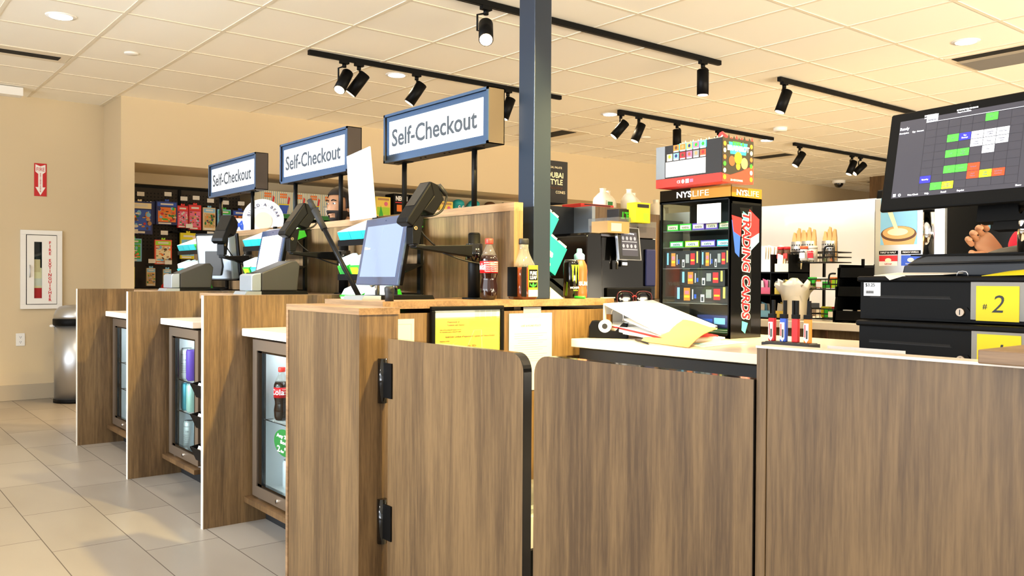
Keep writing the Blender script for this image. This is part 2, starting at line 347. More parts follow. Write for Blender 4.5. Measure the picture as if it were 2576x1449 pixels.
for x_, a_, p_ in ((2.0, (-.05, .62, -.6), 400), (2.9, (-.05, .62, -.7), 370), (4.1, (-.3, .5, -.7), 40)): hd.append((x_, 5, a_, 'staff area spotlight aimed at the end cabinet, %s' % {2.0: 'nearest the gate', 2.9: 'middle one', 4.1: 'far one'}[x_], 0, p_))
for x, k, aim, lab, lit, pw in hd: head(x, RY[k], aim, lab, lit, pw, k)
def downlight(x, y, label):
    t = thing('recessed_light', label, 'ceiling light', (x, y, CZ), 0, 'round recessed ceiling lights')
    MB().lathe([(.088, -.006), (.092, 0), (.07, 0)], 'white').build('trim_ring', t)
    MB().cyl((0, 0, -.0065), (0, 0, -.009), .068, .068, 'lamp', 28).build('diffuser', t)
    spot('downlight', (x, y, CZ-.03), DN, (70 if x < 2 else 120 if x < 6 else 190), (NEUT if x < 2 else (1, .76, .46)), 150, .8, .07)
downlight(1.214, 6.208, 'round lit recessed light at the upper left of the ceiling')
downlight(3.721, 6.198, 'small lit recessed light beyond the rail over the signs')
downlight(6.268, 6.26, 'small lit recessed light just right of the column')
downlight(6.266, 2.763, 'round lit recessed light at upper right above the register screen')
for x_, y_, l_ in ((3.74, 2.763, 'above the staff gate'), (1.23, 2.763, 'above the shopping side of the checkout row'), (1.23, -.68, 'above the viewer'), (3.74, -.68, 'behind the register'), (-1.3, 2.763, 'near the glazed front'), (-1.3, 6.2, 'near the glazed front, farther back'), (8.8, 2.763, 'behind the register screen'), (8.85, 6.2, 'over the coffee area'), (6.27, -.68, 'far to the right of the register'), (11.4, 4.5, 'over the far aisle')):
    downlight(x_, y_, 'round recessed light '+l_)
def disc(x, y, r, label, name='smoke_detector', cat='smoke detector', h=.012):
    tag(MB().lathe([(r*.9, -h), (r, -h*.6), (r, 0)], 'white', n=24).build(name, loc=(x, y, CZ)), label, cat)
disc(1.825, 6.887, .05, 'flat white disc in the ceiling tile left of the sign rail', 'sprinkler_cover', 'sprinkler')
disc(8.24, 5.60, .075, 'white smoke detector between the two far right track rails', h=.04)
disc(7.6, 7.0, .06, 'pale ceiling disc just right of the small lit ceiling light by the column', 'sprinkler_cover', 'sprinkler')
t = thing('dome_camera', 'small white dome camera on the ceiling left of the register screen', 'security camera', (13.3, 7.9, CZ))
MB().lathe([(.1, -.05), (.11, 0)], 'white').build('housing', t); MB().ball((0, 0, -.055), (.075, .075, .07), 'black_gloss').build('dome', t)
def vent(x0, y0, x1, y1, label, slot=.1):
    t = thing('air_vent', label, 'air vent', (x0, y0, CZ))
    dx, dy = x1-x0, y1-y0
    MB().box(0, 0, -.006, dx, dy, 0, 'tbar').build('frame', t)
    if dx > dy: MB().box(.06, dy*.35, -.009, dx-.06, dy*.72, -.006, 'black_matte').build('slot', t)
    elif slot == 1:
        MB().box(.03, .06, -.010, .13, dy-.04, -.006, 'black_matte').build('slot', t); MB().prism([(.15, -.006), (dx-.03, -.006), (dx-.06, -.02), (.17, -.02)], .06, dy-.04, 'steel').build('deflector', t)
    else: MB().box(dx*.35, .06, -.009, dx*.72, dy-.06, -.006, 'black_matte').build('slot', t)
    return t
vent(.25, 7.25, 1.50, 7.55, 'white ceiling vent with a dark slot at the far left')
vent(6.63, 1.5, 7.2, 3.08, 'ceiling vent with a long slot at upper right above the register screen', 1)
vent(6.3, 7.2, 6.9, 7.9, 'white square ceiling vent just right of the column')
vent(9.7, 6.6, 10.3, 7.25, 'square ceiling vent behind the red cardboard box')
vent(13.6, 7.1, 14.2, 7.75, 'farthest square ceiling vent beside the dome camera')
# ---------------------------------------------------------------- left wall
t = thing('extinguisher_sign', 'red and white sign with a down arrow high on the left wall', 'sign', (1.57, 9.188, 1.918), 0)
MB().box(0, -.003, 0, .105, 0, .31, 'sign_red').build('plate', t)
a = MB(); a.quad([(.010, -.0036, .300), (.010, -.0036, .230), (.034, -.0036, .210), (.034, -.0036, .085), (.010, -.0036, .085), (.0525, -.0036, .008), (.095, -.0036, .085), (.071, -.0036, .085), (.071, -.0036, .210), (.095, -.0036, .230), (.095, -.0036, .300), (.0525, -.0036, .282)][::1], 'white')
a.build('arrow', t)
text('FIRE', .036, 'sign_red', t, .0525, -.0038, .236, maxw=.068)
for k, ch in enumerate('EXTINGUISHER'): text(ch, .011, 'sign_red', t, .0525, -.0038, .207-k*.0152, bold=.0006)
t = thing('extinguisher_cabinet', 'white wall cabinet with red vertical lettering and narrow window', 'fire extinguisher cabinet', (1.453, 9.188, .853), 0)
MB().box(0, -.03, 0, .352, 0, .04, 'white').box(0, -.03, .70, .352, 0, .742, 'white').box(0, -.03, .04, .045, 0, .70, 'white').box(.307, -.03, .04, .352, 0, .70, 'white').box(.045, -.003, .04, .307, -.0, .70, 'black_matte').build('frame', t, bev=.002)
d = MB(); d.box(.052, -.034, .046, .112, -.024, .694, 'white').box(.178, -.034, .046, .302, -.024, .694, 'white').box(.112, -.034, .046, .178, -.024, .1, 'white').box(.112, -.034, .632, .178, -.024, .694, 'white')
d = d.build('door', t)
MB().box(.112, -.031, .1, .178, -.029, .632, 'glass').build('pane', d)
MB().tube([(.075, -.034, .30), (.075, -.05, .31), (.075, -.05, .40), (.075, -.034, .41)], .005, 'steel', 8, 2).build('handle', d)
for k, ch in enumerate('FIRE EXTINGUISHER'):
    if ch != ' ': text(ch, .027, 'sign_red', d, .245, -.0345, .612-k*.0337, bold=.0012)
t = thing('fire_extinguisher', 'red fire extinguisher with a paper tag, seen through the cabinet window', 'fire extinguisher', (1.598, 9.183, .90), 0)
MB().box(-.034, -.012, 0, .034, 0, .15, 'red').box(-.034, -.012, .15, .034, 0, .34, 'cream').box(-.034, -.0125, .17, .034, -.012, .24, 'paper').build('cylinder', t, bev=.003)
MB().box(-.02, -.012, .34, .02, 0, .44, 'charcoal').build('valve', t); MB().box(-.03, -.0138, .30, .02, -.0125, .42, 'beige').build('tag_card', t)
t = thing('power_outlet', 'white double wall outlet left of the steel bin', 'outlet', (1.419, 9.188, .508), 0)
MB().box(0, -.006, 0, .075, 0, .118, 'white').build('plate', t, bev=.002)
for z in (.036, .082):
    o = MB().disc(.0375, z, .017, -.0065, 'white_gloss').rect(.030, z-.003, .033, z+.007, -.007, 'ink').rect(.042, z-.003, .045, z+.007, -.007, 'ink').disc(.0375, z-.009, .003, -.007, 'ink', 8).build('socket', t)
# steel bin
t = thing('trash_can', 'brushed steel trash can with rounded dome lid and black band', 'trash can', (1.86, 8.82, 0), 0)
MB().lathe([(.195, .0), (.195, .03)], 'black', n=40).build('base_ring', t)
MB().lathe([(.188, .03), (.188, .71)], 'steel', n=48).build('body', t)
MB().lathe([(.196, .71), (.2, .715), (.2, .765), (.196, .77)], 'black', n=48).build('band', t)
MB().lathe([(.195, .77), (.192, .80), (.178, .845), (.145, .88), (.09, .895), (.0, .90)], 'steel', n=48).build('lid', t)
MB().ball((-.2, .02, .705), (.025, .03, .014), 'white').build('bag_edge', t)

t = thing('glazing_header', 'white end of a ceiling channel at the far left edge above the wall', 'ceiling channel', (1.22, 8.75, 2.765), 0)
MB().box(0, 0, 0, .19, .12, .075, 'white').build('channel', t, bev=.004)
# ================================================================ self-checkout row
DEC = 1.076
def divider(y, label):
    t = thing('divider_panel', label, 'divider', (1.367, y, 0), 0, 'wooden dividers between the checkout lanes')
    MB().box(.004, -.022, 0, .88, 0, DEC, 'oak').build('board', t)
    MB().box(0, -.022, 0, .004, 0, DEC, 'paper').build('edge_band', t)
    return t
mat('edge', '#e2ddd6', .4)
divider(4.0, 'nearest of the three projecting wood dividers, beside the cola fridge')
divider(5.25, 'middle of the three projecting wood dividers')
divider(6.5, 'farthest projecting wood divider, beside the steel trash can')
def kiosk(y, label, ylen=.62, skip=False):
    t = thing('checkout_cabinet', label, 'cabinet', (1.60, y, 0), 0, 'wooden cabinets under the self-checkout screens')
    MB().box(0, 0, .1, .64, ylen, DEC-.03, 'oak').build('body', t)
    MB().box(-.012, -.001, DEC-.03, .64, ylen+.01, DEC, 'oak_top').build('top_board', t)
    MB().box(.05, .02, 0, .6, ylen-.02, .1, 'black_matte').build('plinth', t)
    return t
kiosk(4.003, 'wood cabinet under the middle self-checkout screen', .66)
kiosk(5.253, 'wood cabinet under the farthest self-checkout screen', .66)
# end cabinet of the row, its long side faces the staff gate
t = thing('end_cabinet', 'wood end cabinet carrying the bottles, certificate frame on its side', 'cabinet', (1.60, 2.75, 0))
MB().box(0, 0, .1, 1.175, .022, DEC-.045, 'oak').box(0, .022, .1, .64, .43, DEC-.045, 'oak').box(.69, .022, .1, 1.175, .75, DEC-.045, 'oak').box(.64, .022, .1, .69, .045, DEC-.045, 'oak').build('body', t)
MB().box(-.01, -.012, DEC-.028, .64, .45, DEC, 'oak_top').box(.64, -.012, DEC-.028, .83, .045, DEC, 'oak_top').box(.83, -.012, DEC-.028, 1.175, .77, DEC, 'oak_top').box(.69, .03, DEC-.028, .83, .77, DEC, 'oak_top').build('top_board', t)
MB().box(.02, .02, 0, 1.15, .42, .1, 'black_matte').build('plinth', t)
def ledge(y0, y1, label):
    t = thing('bagging_shelf', label, 'shelf', (1.548, y0, .885), 0, 'pale stone bagging shelves')
    MB().box(0, 0, 0, .70, y1-y0, .036, 'quartz').build('slab', t, bev=.004); return t
ledge(3.39, 3.976, 'pale bagging shelf between the pedestal and the nearest divider')
ledge(4.67, 5.226, 'pale bagging shelf in the middle lane')
ledge(5.92, 6.476, 'pale bagging shelf in the farthest lane')
def fridge(yl, w, label, k):
    """front faces -X; left end at world y = yl"""
    t = thing('mini_fridge', label, 'fridge', (1.59, yl, .135), FA, 'undercounter drink fridges')
    h = .735
    c = MB(); c.box(.0, .035, 0, w, .05, .03, 'black').box(0, .035, .0, .02, .5, h, 'black').box(w-.02, .035, 0, w, .5, h, 'black').box(0, .035, h-.02, w, .5, h, 'black').box(0, .48, 0, w, .5, h, 'black').box(0, .035, 0, w, .5, .02, 'black')
    c.box(.02, .05, .02, .03, .48, h-.02, 'fridge_white').box(w-.03, .05, .02, w-.02, .48, h-.02, 'fridge_white').box(.02, .47, .02, w-.02, .48, h-.02, 'fridge_white').box(.03, .05, .02, w-.03, .47, .03, 'fridge_white').box(.03, .05, h-.03, w-.03, .47, h-.02, 'fridge_white')
    c.build('case', t)
    d = MB(); b = .05
    d.prism([(0, .0), (w, .0), (w-b, b), (b, b)], 0, .032, 'steel_frame').prism([(0, h), (w, h), (w-b, h-b), (b, h-b)], 0, .032, 'steel_frame')
    d.prism([(0, 0), (b, b), (b, h-b), (0, h)], 0, .032, 'steel_frame').prism([(w, 0), (w-b, b), (w-b, h-b), (w, h)], 0, .032, 'steel_frame')
    d.box(b, .006, b, b+.045, .026, h-b, 'black_gloss').box(w-b-.03, .006, b, w-b, .026, h-b, 'black_gloss').box(b, .006, b, w-b, .026, b+.012, 'black_gloss').box(b, .006, h-b-.01, w-b, .026, h-b, 'black_gloss')
    d = d.build('door', t)
    MB().box(b+.045, .012, b+.012, w-b-.03, .016, h-b-.01, 'glass').build('glass_pane', d)
    MB().cyl((w*.52, 0, b*.5), (w*.52, -.007, b*.5), .011, .010, 'chrome', 16).box(w*.52-.002, -.0075, b*.5-.005, w*.52+.002, -.006, b*.5+.005, 'ink').build('lock', d)
    MB().box(.05, .06, h-.04, w-.05, .075, h-.032, 'fridge_led').build('light_strip', t)
    for z in (.246, .427) if k != 3 else (.357,):
        s = MB()
        for i in range(15): s.tube([(.05+i*(w-.1)/14, .045, z), (.05+i*(w-.1)/14, .45, z)], .0018, 'chrome', 5, 1)
        s.tube([(.04, .045, z), (w-.04, .045, z)], .003, 'chrome', 6, 1).tube([(.04, .45, z), (w-.04, .45, z)], .003, 'chrome', 6, 1)
        s.build('wire_shelf', t)
    l = bpy.data.lights.new('fridge_light', 'AREA'); l.shape = 'RECTANGLE'; l.size = w*.8; l.size_y = .05; l.energy = .48; l.color = (.9, .96, 1)
    lo = bpy.data.objects.new('fridge_light', l); COL.objects.link(lo); lo.parent = t; lo.location = (w/2, .13, h-.045); lo.rotation_euler = (R(12), 0, 0)
    return t
F3 = fridge(3.945, .55, 'drink fridge with the cola bottle and the green price badge', 3)
F2 = fridge(5.20, .50, 'drink fridge full of tall cans in the middle lane', 2)
F1 = fridge(6.45, .50, 'farthest drink fridge, only a bright sliver showing', 1)
# green badge on the near fridge pane
b = MB().disc(.335, .292, .112, .0112, 'badge_green', 40, .060).build('price_badge', F3)
for s_, h_, x_, z_, w_ in (('Any 20oz', .0150, .335, .312, .165), ('Soda', .0150, .335, .286, .085), ('2', .027, .275, .247, .032), ('for', .011, .315, .247, .035), ('$', .011, .343, .262, .012), ('6', .027, .372, .247, .032)):
    text(s_, h_, 'white', F3, x_, .0105, z_, bold=.0006, maxw=w_)
def fnote(F, x, z):
    for k, s_ in enumerate(('DO NOT STORE', 'EXPLOSIVES OR', 'FLAMMABLES', 'NOT IN THE', 'DEVICE OR', 'REFRIGERATOR')): text(s_, .008, 'ink_grey', F, x, .466, z-k*.0165, 'LEFT')
fnote(F3, .17, .655); fnote(F2, .17, .655)
def cola(loc, rz, label, group, s=1.0):
    t = thing('cola_bottle', label, 'bottle', loc, rz, group)
    MB().lathe([(.022*s, .0), (.030*s, .004*s), (.034*s, .02*s), (.0355*s, .05*s), (.031*s, .078*s), (.0315*s, .09*s), (.0355*s, .105*s), (.036*s, .11*s), (.036*s, .152*s), (.036*s, .165*s), (.031*s, .180*s)], 'cola', n=28).build('liquid', t)
    MB().lathe([(.0314*s, .180*s), (.024*s, .196*s), (.016*s, .214*s), (.0135*s, .222*s), (.0135*s, .232*s)], 'clear', n=28).build('neck', t)
    MB().lathe([(.0366*s, .108*s), (.0366*s, .156*s)], 'sign_red', n=28).build('label_band', t)
    MB().lathe([(.0155*s, .226*s), (.0165*s, .228*s), (.0165*s, .245*s), (.0145*s, .248*s)], 'bright_red', n=24).build('cap', t)
    return t
def wraptext(body, h, m, parent, r, z, a0, name='lettering', sxx=1, bold=0):
    """lettering wrapped round a bottle of radius r, centred at angle a0 (0 = towards local -y, positive to the right)"""
    o = text(body, h, m, parent, 0, 0, 0, name=name, bold=bold, ext=.0003)
    for v in o.data.vertices:
        a = a0+v.co.x*sxx/r; rr = r+.0006+v.co.z; y = v.co.y
        v.co = (math.sin(a)*rr, -math.cos(a)*rr, z+y)
    o.rotation_euler = (0, 0, 0); return o
c3 = cola((1.678, 3.815, .135+.3605), -35, 'cola bottle with red label standing inside the nearest fridge', 'cola bottles')
wraptext('Cola', .026, 'white', c3, .0366, .122, -.45, bold=.0005)
for k in range(3): wraptext('Nutrition Facts', .004, 'white', c3, .0366, .145-k*.011, .75)
def can(loc, rz, label, body, group, H=.158, r=.029, art=None, top='silver'):
    t = thing('drink_can', label, 'can', loc, rz, group)
    MB().lathe([(r*.78, 0), (r*.82, .003), (r, .012), (r, H-.016), (r*.86, H-.003)], body, n=24).build('body', t)
    MB().lathe([(r*.86, H-.003), (r*.87, H), (r*.8, H), (r*.78, H-.004)], top, n=24).build('rim', t)
    if art: art(t, r, H)
    return t
def art_text(t, r, H):
    wraptext('Nutrition', .008, 'ink_grey', t, r, H*.78, .1); wraptext('110', .009, 'ink', t, r, H*.6, .3)
    for k in range(5): wraptext('ingredients water', .004, 'ink_grey', t, r, H*(.5-k*.07), .1)
mat('can_teal', '#3f98ad', .35, .4); mat('can_mint', '#a9cfc2', .35, .4); mat('can_white', '#d9dce0', .3, .3); mat('can_grey', '#aeb6b8', .3, .4)
zf = .135
can((1.668, 5.125, zf+.4305), -60, 'white tall can on the top rack of the middle fridge', 'can_white', 'cans in the middle fridge', H=.182, r=.032, art=art_text)
can((1.668, 5.035, zf+.4305), -60, 'purple tall can half hidden on the top rack of the middle fridge', 'purple', 'cans in the middle fridge', H=.182, r=.032)
can((1.668, 5.125, zf+.2495), -60, 'teal tall can on the middle rack of the middle fridge', 'can_teal', 'cans in the middle fridge', H=.165, r=.031)
can((1.668, 5.035, zf+.2495), -60, 'pale mint tall can on the middle rack of the middle fridge', 'can_mint', 'cans in the middle fridge', H=.165, r=.031)
can((1.75, 5.13, zf+.031), -60, 'light blue tall can on the fridge floor, behind the grey can', 'light_blue', 'cans in the middle fridge', H=.17, r=.031)
can((1.668, 5.075, zf+.031), -60, 'grey printed tall can on the floor of the middle fridge', 'can_grey', 'cans in the middle fridge', H=.165, r=.032, art=art_text)
can((1.72, 3.82, zf+.031), -60, 'pale frosted can on the floor of the nearest fridge', 'can_white', 'cans in the nearest fridge', H=.14, r=.031)
# low shelves below the fridges
for y0, y1, l in ((3.39, 3.976, 'thin wooden shelf under the nearest drink fridge'), (4.67, 5.226, 'thin wooden shelf under the middle drink fridge'), (5.92, 6.476, 'thin wooden shelf under the farthest drink fridge')):
    t = thing('fridge_shelf', l, 'shelf', (1.56, y0, 0), 0, 'wooden shelves under the drink fridges')
    MB().box(0, 0, .10, .62, y1-y0, .125, 'oak_dark').build('board', t); MB().box(.11, 0, 0, .13, y1-y0, .10, 'black_matte').build('kick_board', t)
    MB().cyl((.06, y1-y0-.07, .125), (.06, y1-y0-.07, .135), .014, .014, 'white', 12).cyl((.06, .07, .125), (.06, .07, .135), .014, .014, 'white', 12).build('fridge_foot', t)
# black tilted snack bins on the front of the middle cabinet
for k, (zz, l, c) in enumerate(((.53, 'upper black snack bin on the middle cabinet front', 'brown'), (.37, 'middle black snack bin on the middle cabinet front', 'kraft'), (.20, 'lowest black snack bin on the middle cabinet front', 'red'))):
    t = thing('snack_bin', l, 'bin', (1.597, 4.58, zz), FA, 'tilted black snack bins')
    MB().prism([(-.085, .075), (-.09, .07), (-.055, 0), (0, .0), (0, .01), (-.05, .01)], 0, .006, 'black', 'x').prism([(-.085, .075), (-.055, 0), (0, 0), (0, .09)], 0, .004, 'black', 'x').prism([(-.085, .075), (-.055, 0), (0, 0), (0, .09)], .3, .304, 'black', 'x').prism([(-.09, .075), (-.058, 0), (-.053, 0), (-.085, .075)], 0, .304, 'black', 'x').box(0, -.055, 0, .304, 0, .004, 'black').build('tray', t)
    MB().rect(.02, .0, .09, .035, -.092, 'paper').build('price_card', t, rot=(R(-22), 0, 0), loc=(0, .022, .01))
    for j in range(4):
        s = thing('snack_pack', 'small wrapped snack pack in the %s black bin' % ('upper', 'middle', 'lowest')[k], 'snack', (1.552, 4.545-j*.065, zz+.006), FA, 'snack packs in the black bins')
        MB().box(0, 0, 0, .05, .02, .085, c if j % 2 else 'tan').build('wrapper', s, bev=.006)
t = thing('back_panel', 'long high wood panel behind the self-checkout screens', 'panel', (2.25, 2.80, 0))
MB().box(0, 0, .02, .036, 3.95, 1.445, 'oak').build('board', t)
MB().box(-.006, -.004, 1.445, .042, 3.96, 1.48, 'oak_top').box(-.006, -.004, DEC, .042, .02, 1.445, 'oak').build('trim_frame', t)
def lanesign(y, label):
    """y = the end nearest to the camera"""
    t = thing('checkout_sign', label, 'sign', (2.20, y+.87, 1.735), FA, 'illuminated self-checkout signs')
    L, H, D = .87, .24, .088
    MB().box(0, .004, 0, L, D, .004, 'sign_body').box(0, .004, H-.004, L, D, H, 'sign_body').box(0, .004, 0, .004, D, H, 'sign_body').box(L-.004, .004, 0, L, D, H, 'sign_body').box(0, D-.004, 0, L, D, H, 'sign_body').build('housing', t)
    MB().box(0, 0, 0, L, .004, .012, 'sign_bezel').box(0, 0, H-.012, L, .004, H, 'sign_bezel').box(0, 0, 0, .012, .004, H, 'sign_bezel').box(L-.014, 0, 0, L, .004, H, 'sign_bezel').box(.012, .012, .012, L-.012, .016, H-.012, 'sign_bezel').build('bezel', t)
    MB().box(.04, .0105, .04, L-.05, .0135, H-.038, 'sign_white').build('light_panel', t)
    text('Self-Checkout', .082, 'ink', t, .066, .0085, .078, 'LEFT', maxw=.71, bold=.0022)
    o = text('Self-Checkout', .082, 'ink', t, L-.066, D+.0014, .078, 'LEFT', maxw=.71, bold=.0022, rot=(R(90), 0, R(180)))
    MB().box(.05, D, .038, L-.04, D+.001, H-.038, 'sign_white').build('light_panel', t)
    for xx in (.12, .705):
        MB().cyl((xx, .05, 1.48-1.735), (xx, .05, 0), .0125, .0125, 'black', 16).box(xx-.045, .02, -.004, xx+.045, .075, 0, 'black').build('post', t)
    s = MB()
    for xx in (.06, .3, .34, .5, .54, .8): s.cyl((xx, .03, -.003), (xx, .03, 0), .005, .005, 'black', 8)
    s.build('screws', t)
    return t
lanesign(2.92, 'nearest and largest white Self-Checkout sign, left of the column')
lanesign(4.173, 'middle white Self-Checkout sign, partly behind the blank white board')
lanesign(5.425, 'farthest and smallest white Self-Checkout sign, left of the others')
# payment terminals on arms
def terminal(loc, rz, label):
    t = thing('payment_terminal', label, 'payment terminal', loc, rz, 'payment terminals on black arms')
    MB().cyl((0, 0, 0), (0, 0, .27), .0255, .0255, 'black', 28).cyl((0, 0, .27), (0, 0, .277), .0255, .021, 'black', 28).cyl((0, 0, 0), (0, 0, .006), .05, .05, 'black', 28).build('post', t)
    MB().cyl((0, 0, .155), (0, 0, .228), .036, .036, 'black_gloss', 28).cyl((0, 0, .228), (0, 0, .232), .036, .031, 'black_gloss', 28).build('collar', t)
    MB().prism([(-.30, .205), (-.30, .214), (-.02, .225), (-.02, .175)], -.024, .024, 'black').box(-.31, -.018, .214, -.25, .018, .22, 'charcoal').cyl((-.285, 0, .22), (-.285, 0, .228), .012, .012, 'steel', 12).build('arm', t, bev=.003)
    b = MB().prism([(-.288, .339), (-.265, .326), (-.283, .222), (-.316, .22), (-.317, .284)], -.024, .024, 'black')
    b.build('bracket', t, bev=.002)
    MB().cyl((-.304, -.024, .283), (-.304, -.028, .283), .0075, .0075, 'brass', 14).cyl((-.304, -.028, .283), (-.304, -.029, .283), .004, .004, 'ink', 10).build('bolt', t)
    MB().prism([(-.243, .472), (-.225, .414), (-.325, .287), (-.355, .303), (-.350, .322)], -.042, .042, 'black', 'y').build('device', t, bev=.007, seg=3)
    MB().prism([(-.240, .470), (-.208, .460), (-.176, .403), (-.224, .338), (-.276, .354), (-.225, .414)], -.036, .036, 'black').build('card_reader', t, bev=.004)
    f = MB(); f.quad([(-.2475, -.034, .4665), (-.2475, .034, .4665), (-.316, .034, .372), (-.316, -.034, .372)], 'black_gloss'); f.build('screen', t)
    MB().tube([(-.195, 0, .455), (-.175, 0, .462), (-.159, -.01, .439), (-.147, -.01, .414), (-.17, -.01, .36), (-.214, 0, .337), (-.263, 0, .333)], .0045, 'cable', 8).cyl((-.182, -.004, .462), (-.150, -.01, .425), .010, .010, 'charcoal', 12).build('cable', t)
    MB().tube([(-.28, -.01, .297), (-.261, -.015, .26), (-.206, -.015, .217)], .0035, 'cable', 8).tube([(-.158, 0, .19), (-.066, -.02, .16), (.038, -.035, .142), (.053, -.03, .122), (.038, 0, .104)], .0035, 'cable', 8).build('cord', t)
    return t
T3 = terminal((2.131, 2.92, DEC), 0, 'nearest payment terminal on a black arm, left of the cola bottle')
dup(T3, dloc=(.05, 1.25, 0), label='middle payment terminal, in front of the round white shop sign')
dup(T3, loc=(2.15, 5.42, DEC), rz=38, label='farthest payment terminal, seen from its back, left end of the row')
# receipt printers
def printer(loc, label, body=True):
    t = thing('receipt_printer', label, 'printer', loc, 0, 'grey receipt printers')
    MB().prism([(.0, .018), (.0, .095), (.012, .103), (.05, .108), (.05, .018)], 0, .16, 'silver').build('front_cover', t, bev=.004)
    MB().prism([(.052, .018), (.052, .107), (.06, .112), (.208, .171), (.235, .172), (.256, .148), (.243, .018)], 0, .16, 'printer_grey').build('body', t, bev=.006)
    MB().box(.02, .04, .104, .06, .12, .109, 'black').build('paper_slot', t)
    return t
def base(loc, label):
    t = thing('printer_base', label, 'base plate', loc, 0, 'trays under the receipt printers')
    MB().prism([(-.04, 0), (-.03, .016), (.045, .016), (.045, 0)], 0, .155, 'silver').build('front_lip', t)
    MB().prism([(.046, 0), (.046, .017), (.285, .017), (.295, .0)], 0, .155, 'black').build('tray', t)
    return t
base((1.66, 2.95, DEC), 'empty silver and black tray below the nearest screen')
base((1.66, 4.12, DEC), 'silver and black tray under the middle printer'); printer((1.66, 4.135, DEC), 'grey printer in front of the middle screen')
base((1.66, 5.37, DEC), 'silver and black tray under the farthest printer'); printer((1.66, 5.385, DEC), 'grey printer at the far left of the row')
# screens
def kscreen(loc, rz, label, tilt=10, mt='screen_self', h=.30, w=.475):
    t = thing('checkout_screen', label, 'screen', loc, rz, 'touch screens of the self-checkout')
    Tm = Matrix.Rotation(R(-tilt), 4, 'X'); zb = .055
    def at(mb): mb.T = Matrix.Translation((0, 0, zb)) @ Tm; return mb
    at(MB()).box(-w/2, 0, 0, w/2, .012, h, 'bezel_blue').build('bezel', t, bev=.004)
    at(MB()).box(-w/2+.036, -.0012, .036, w/2-.036, .0, h-.036, mt).build('display', t)
    at(MB()).prism([(-w/2+.004, .012), (w/2-.004, .012), (w/2-.02, .034), (-w/2+.02, .034)], .006, h-.006, 'black', 'z').build('back_shell', t, bev=.003)
    for xx in (-.10, .10): MB().cyl((xx, .05, -.0), (xx, .05, .12), .0105, .0105, 'chrome', 14).build('stand_tube', t)
    MB().box(-.15, .0, 0, .15, .11, .006, 'charcoal').build('stand_base', t)
    at(MB()).cyl((0, -.0012, h-.017), (0, 0, h-.017), .003, .003, 'ink', 10).build('camera_lens', t)
    return t
K3 = kscreen((1.855, 3.26, DEC), FA-8, 'nearest self-checkout touch screen, pale blue, right of the leaning black rod')
tt = text('Welcome', .012, 'paper', K3, -.13, -.010+.0, .055+.155, 'CENTER', rot=(R(80), 0, 0)); 
for o in K3.children:
    if o.name.startswith('lettering'): o.location.y += .024
kscreen((1.90, 4.56, DEC), FA-8, 'middle self-checkout screen glowing white behind a terminal', mt='screen_white')
t = thing('turned_monitor', 'silver back of the farthest screen, turned away from the viewer', 'screen', (2.03, 5.62, DEC), -60)
Tm = Matrix.Translation((0, 0, .06)) @ Matrix.Rotation(R(8), 4, 'X')
m = MB(); m.T = Tm; m.box(-.17, .02, 0, .17, .035, .31, 'black').build('bezel', t, bev=.004)
m = MB(); m.T = Tm; m.prism([(-.16, .02), (.16, .02), (.13, -.02), (-.13, -.02)], .01, .30, 'silver', 'z').build('back_shell', t, bev=.01)
m = MB(); m.T = Tm; m.prism([(-.07, .10), (-.05, .04), (.05, .04), (.07, .10), (.06, .20), (-.06, .20)], -.03, -.02, 'printer_grey').build('vent_cover', t, bev=.004)
MB().tube([(-.10, -.10, .0), (-.10, -.10, .06), (-.07, -.07, .12), (-.03, -.04, .17)], .013, 'chrome', 12).build('stand_tube', t)
MB().box(-.16, -.14, 0, .14, .04, .006, 'black').build('stand_base', t)
# gum racks
mat('gum_top', '#e9efe9', .5)
def gumrack(y, label, n):
    """left end at y"""
    t = thing('gum_rack', label, 'display rack', (2.03, y, .92), FA, 'black gum display racks')
    MB().box(.02, .185, 0, .05, .2, .56, 'black').box(.45, .185, 0, .48, .2, .56, 'black').box(0, 0, 0, .5, .2, .006, 'black').build('back_frame', t)
    for zz in (.09, .23, .40):
        MB().prism([(0, zz), (0, zz+.03), (.006, zz+.03), (.006, zz+.006), (.19, zz+.082), (.19, zz+.076)], 0, .5, 'black', 'x').build('tray', t)
    return t
def carton(loc, cols, label, group, txt='extra', rz=FA, w=.118, d=.19, h=.062, tilt=22):
    t = thing('gum_box', label, 'gum box', loc, rz, group); t.rotation_euler[0] = 0
    Tm = Matrix.Rotation(R(tilt), 4, 'X')
    m = MB(); m.T = Tm; m.box(0, 0, 0, w, d, h, cols[0]).build('box', t, bev=.002)
    m = MB(); m.T = Tm; m.box(.002, .002, h, w-.002, d-.002, h+.0015, cols[1]).box(.012, -.0012, .01, w-.012, 0, h-.012, cols[2]).build('print', t)
    text(txt, .022, 'white', t, w/2, -.003+.0, .014, rot=(R(90+tilt), 0, 0), maxw=.07)
    return t
def bag(loc, cols, label, group, rz=FA, w=.10, d=.10, h=.10, tilt=22, txt=None):
    t = thing('gum_pack', label, 'gum pack', loc, rz, group)
    Tm = Matrix.Rotation(R(tilt), 4, 'X')
    m = MB(); m.T = Tm; m.prism([(0, 0), (w, 0), (w, h*.62), (0, h*.62)], 0, d, cols[0]).build('carton', t, bev=.002)
    m = MB(); m.T = Tm; m.prism([(.004, h*.62), (w-.004, h*.62), (w*.72, h*.98), (w*.3, h*.98)], .006, d-.006, cols[1]).build('blister', t, bev=.005)
    m = MB(); m.T = Tm; m.box(.012, -.001, h*.1, w-.012, 0, h*.55, cols[2]).build('print', t)
    if txt: text(txt, .02, 'ink', t, w/2, -.003, h*.22, rot=(R(90+tilt), 0, 0), maxw=w*.6)
    return t
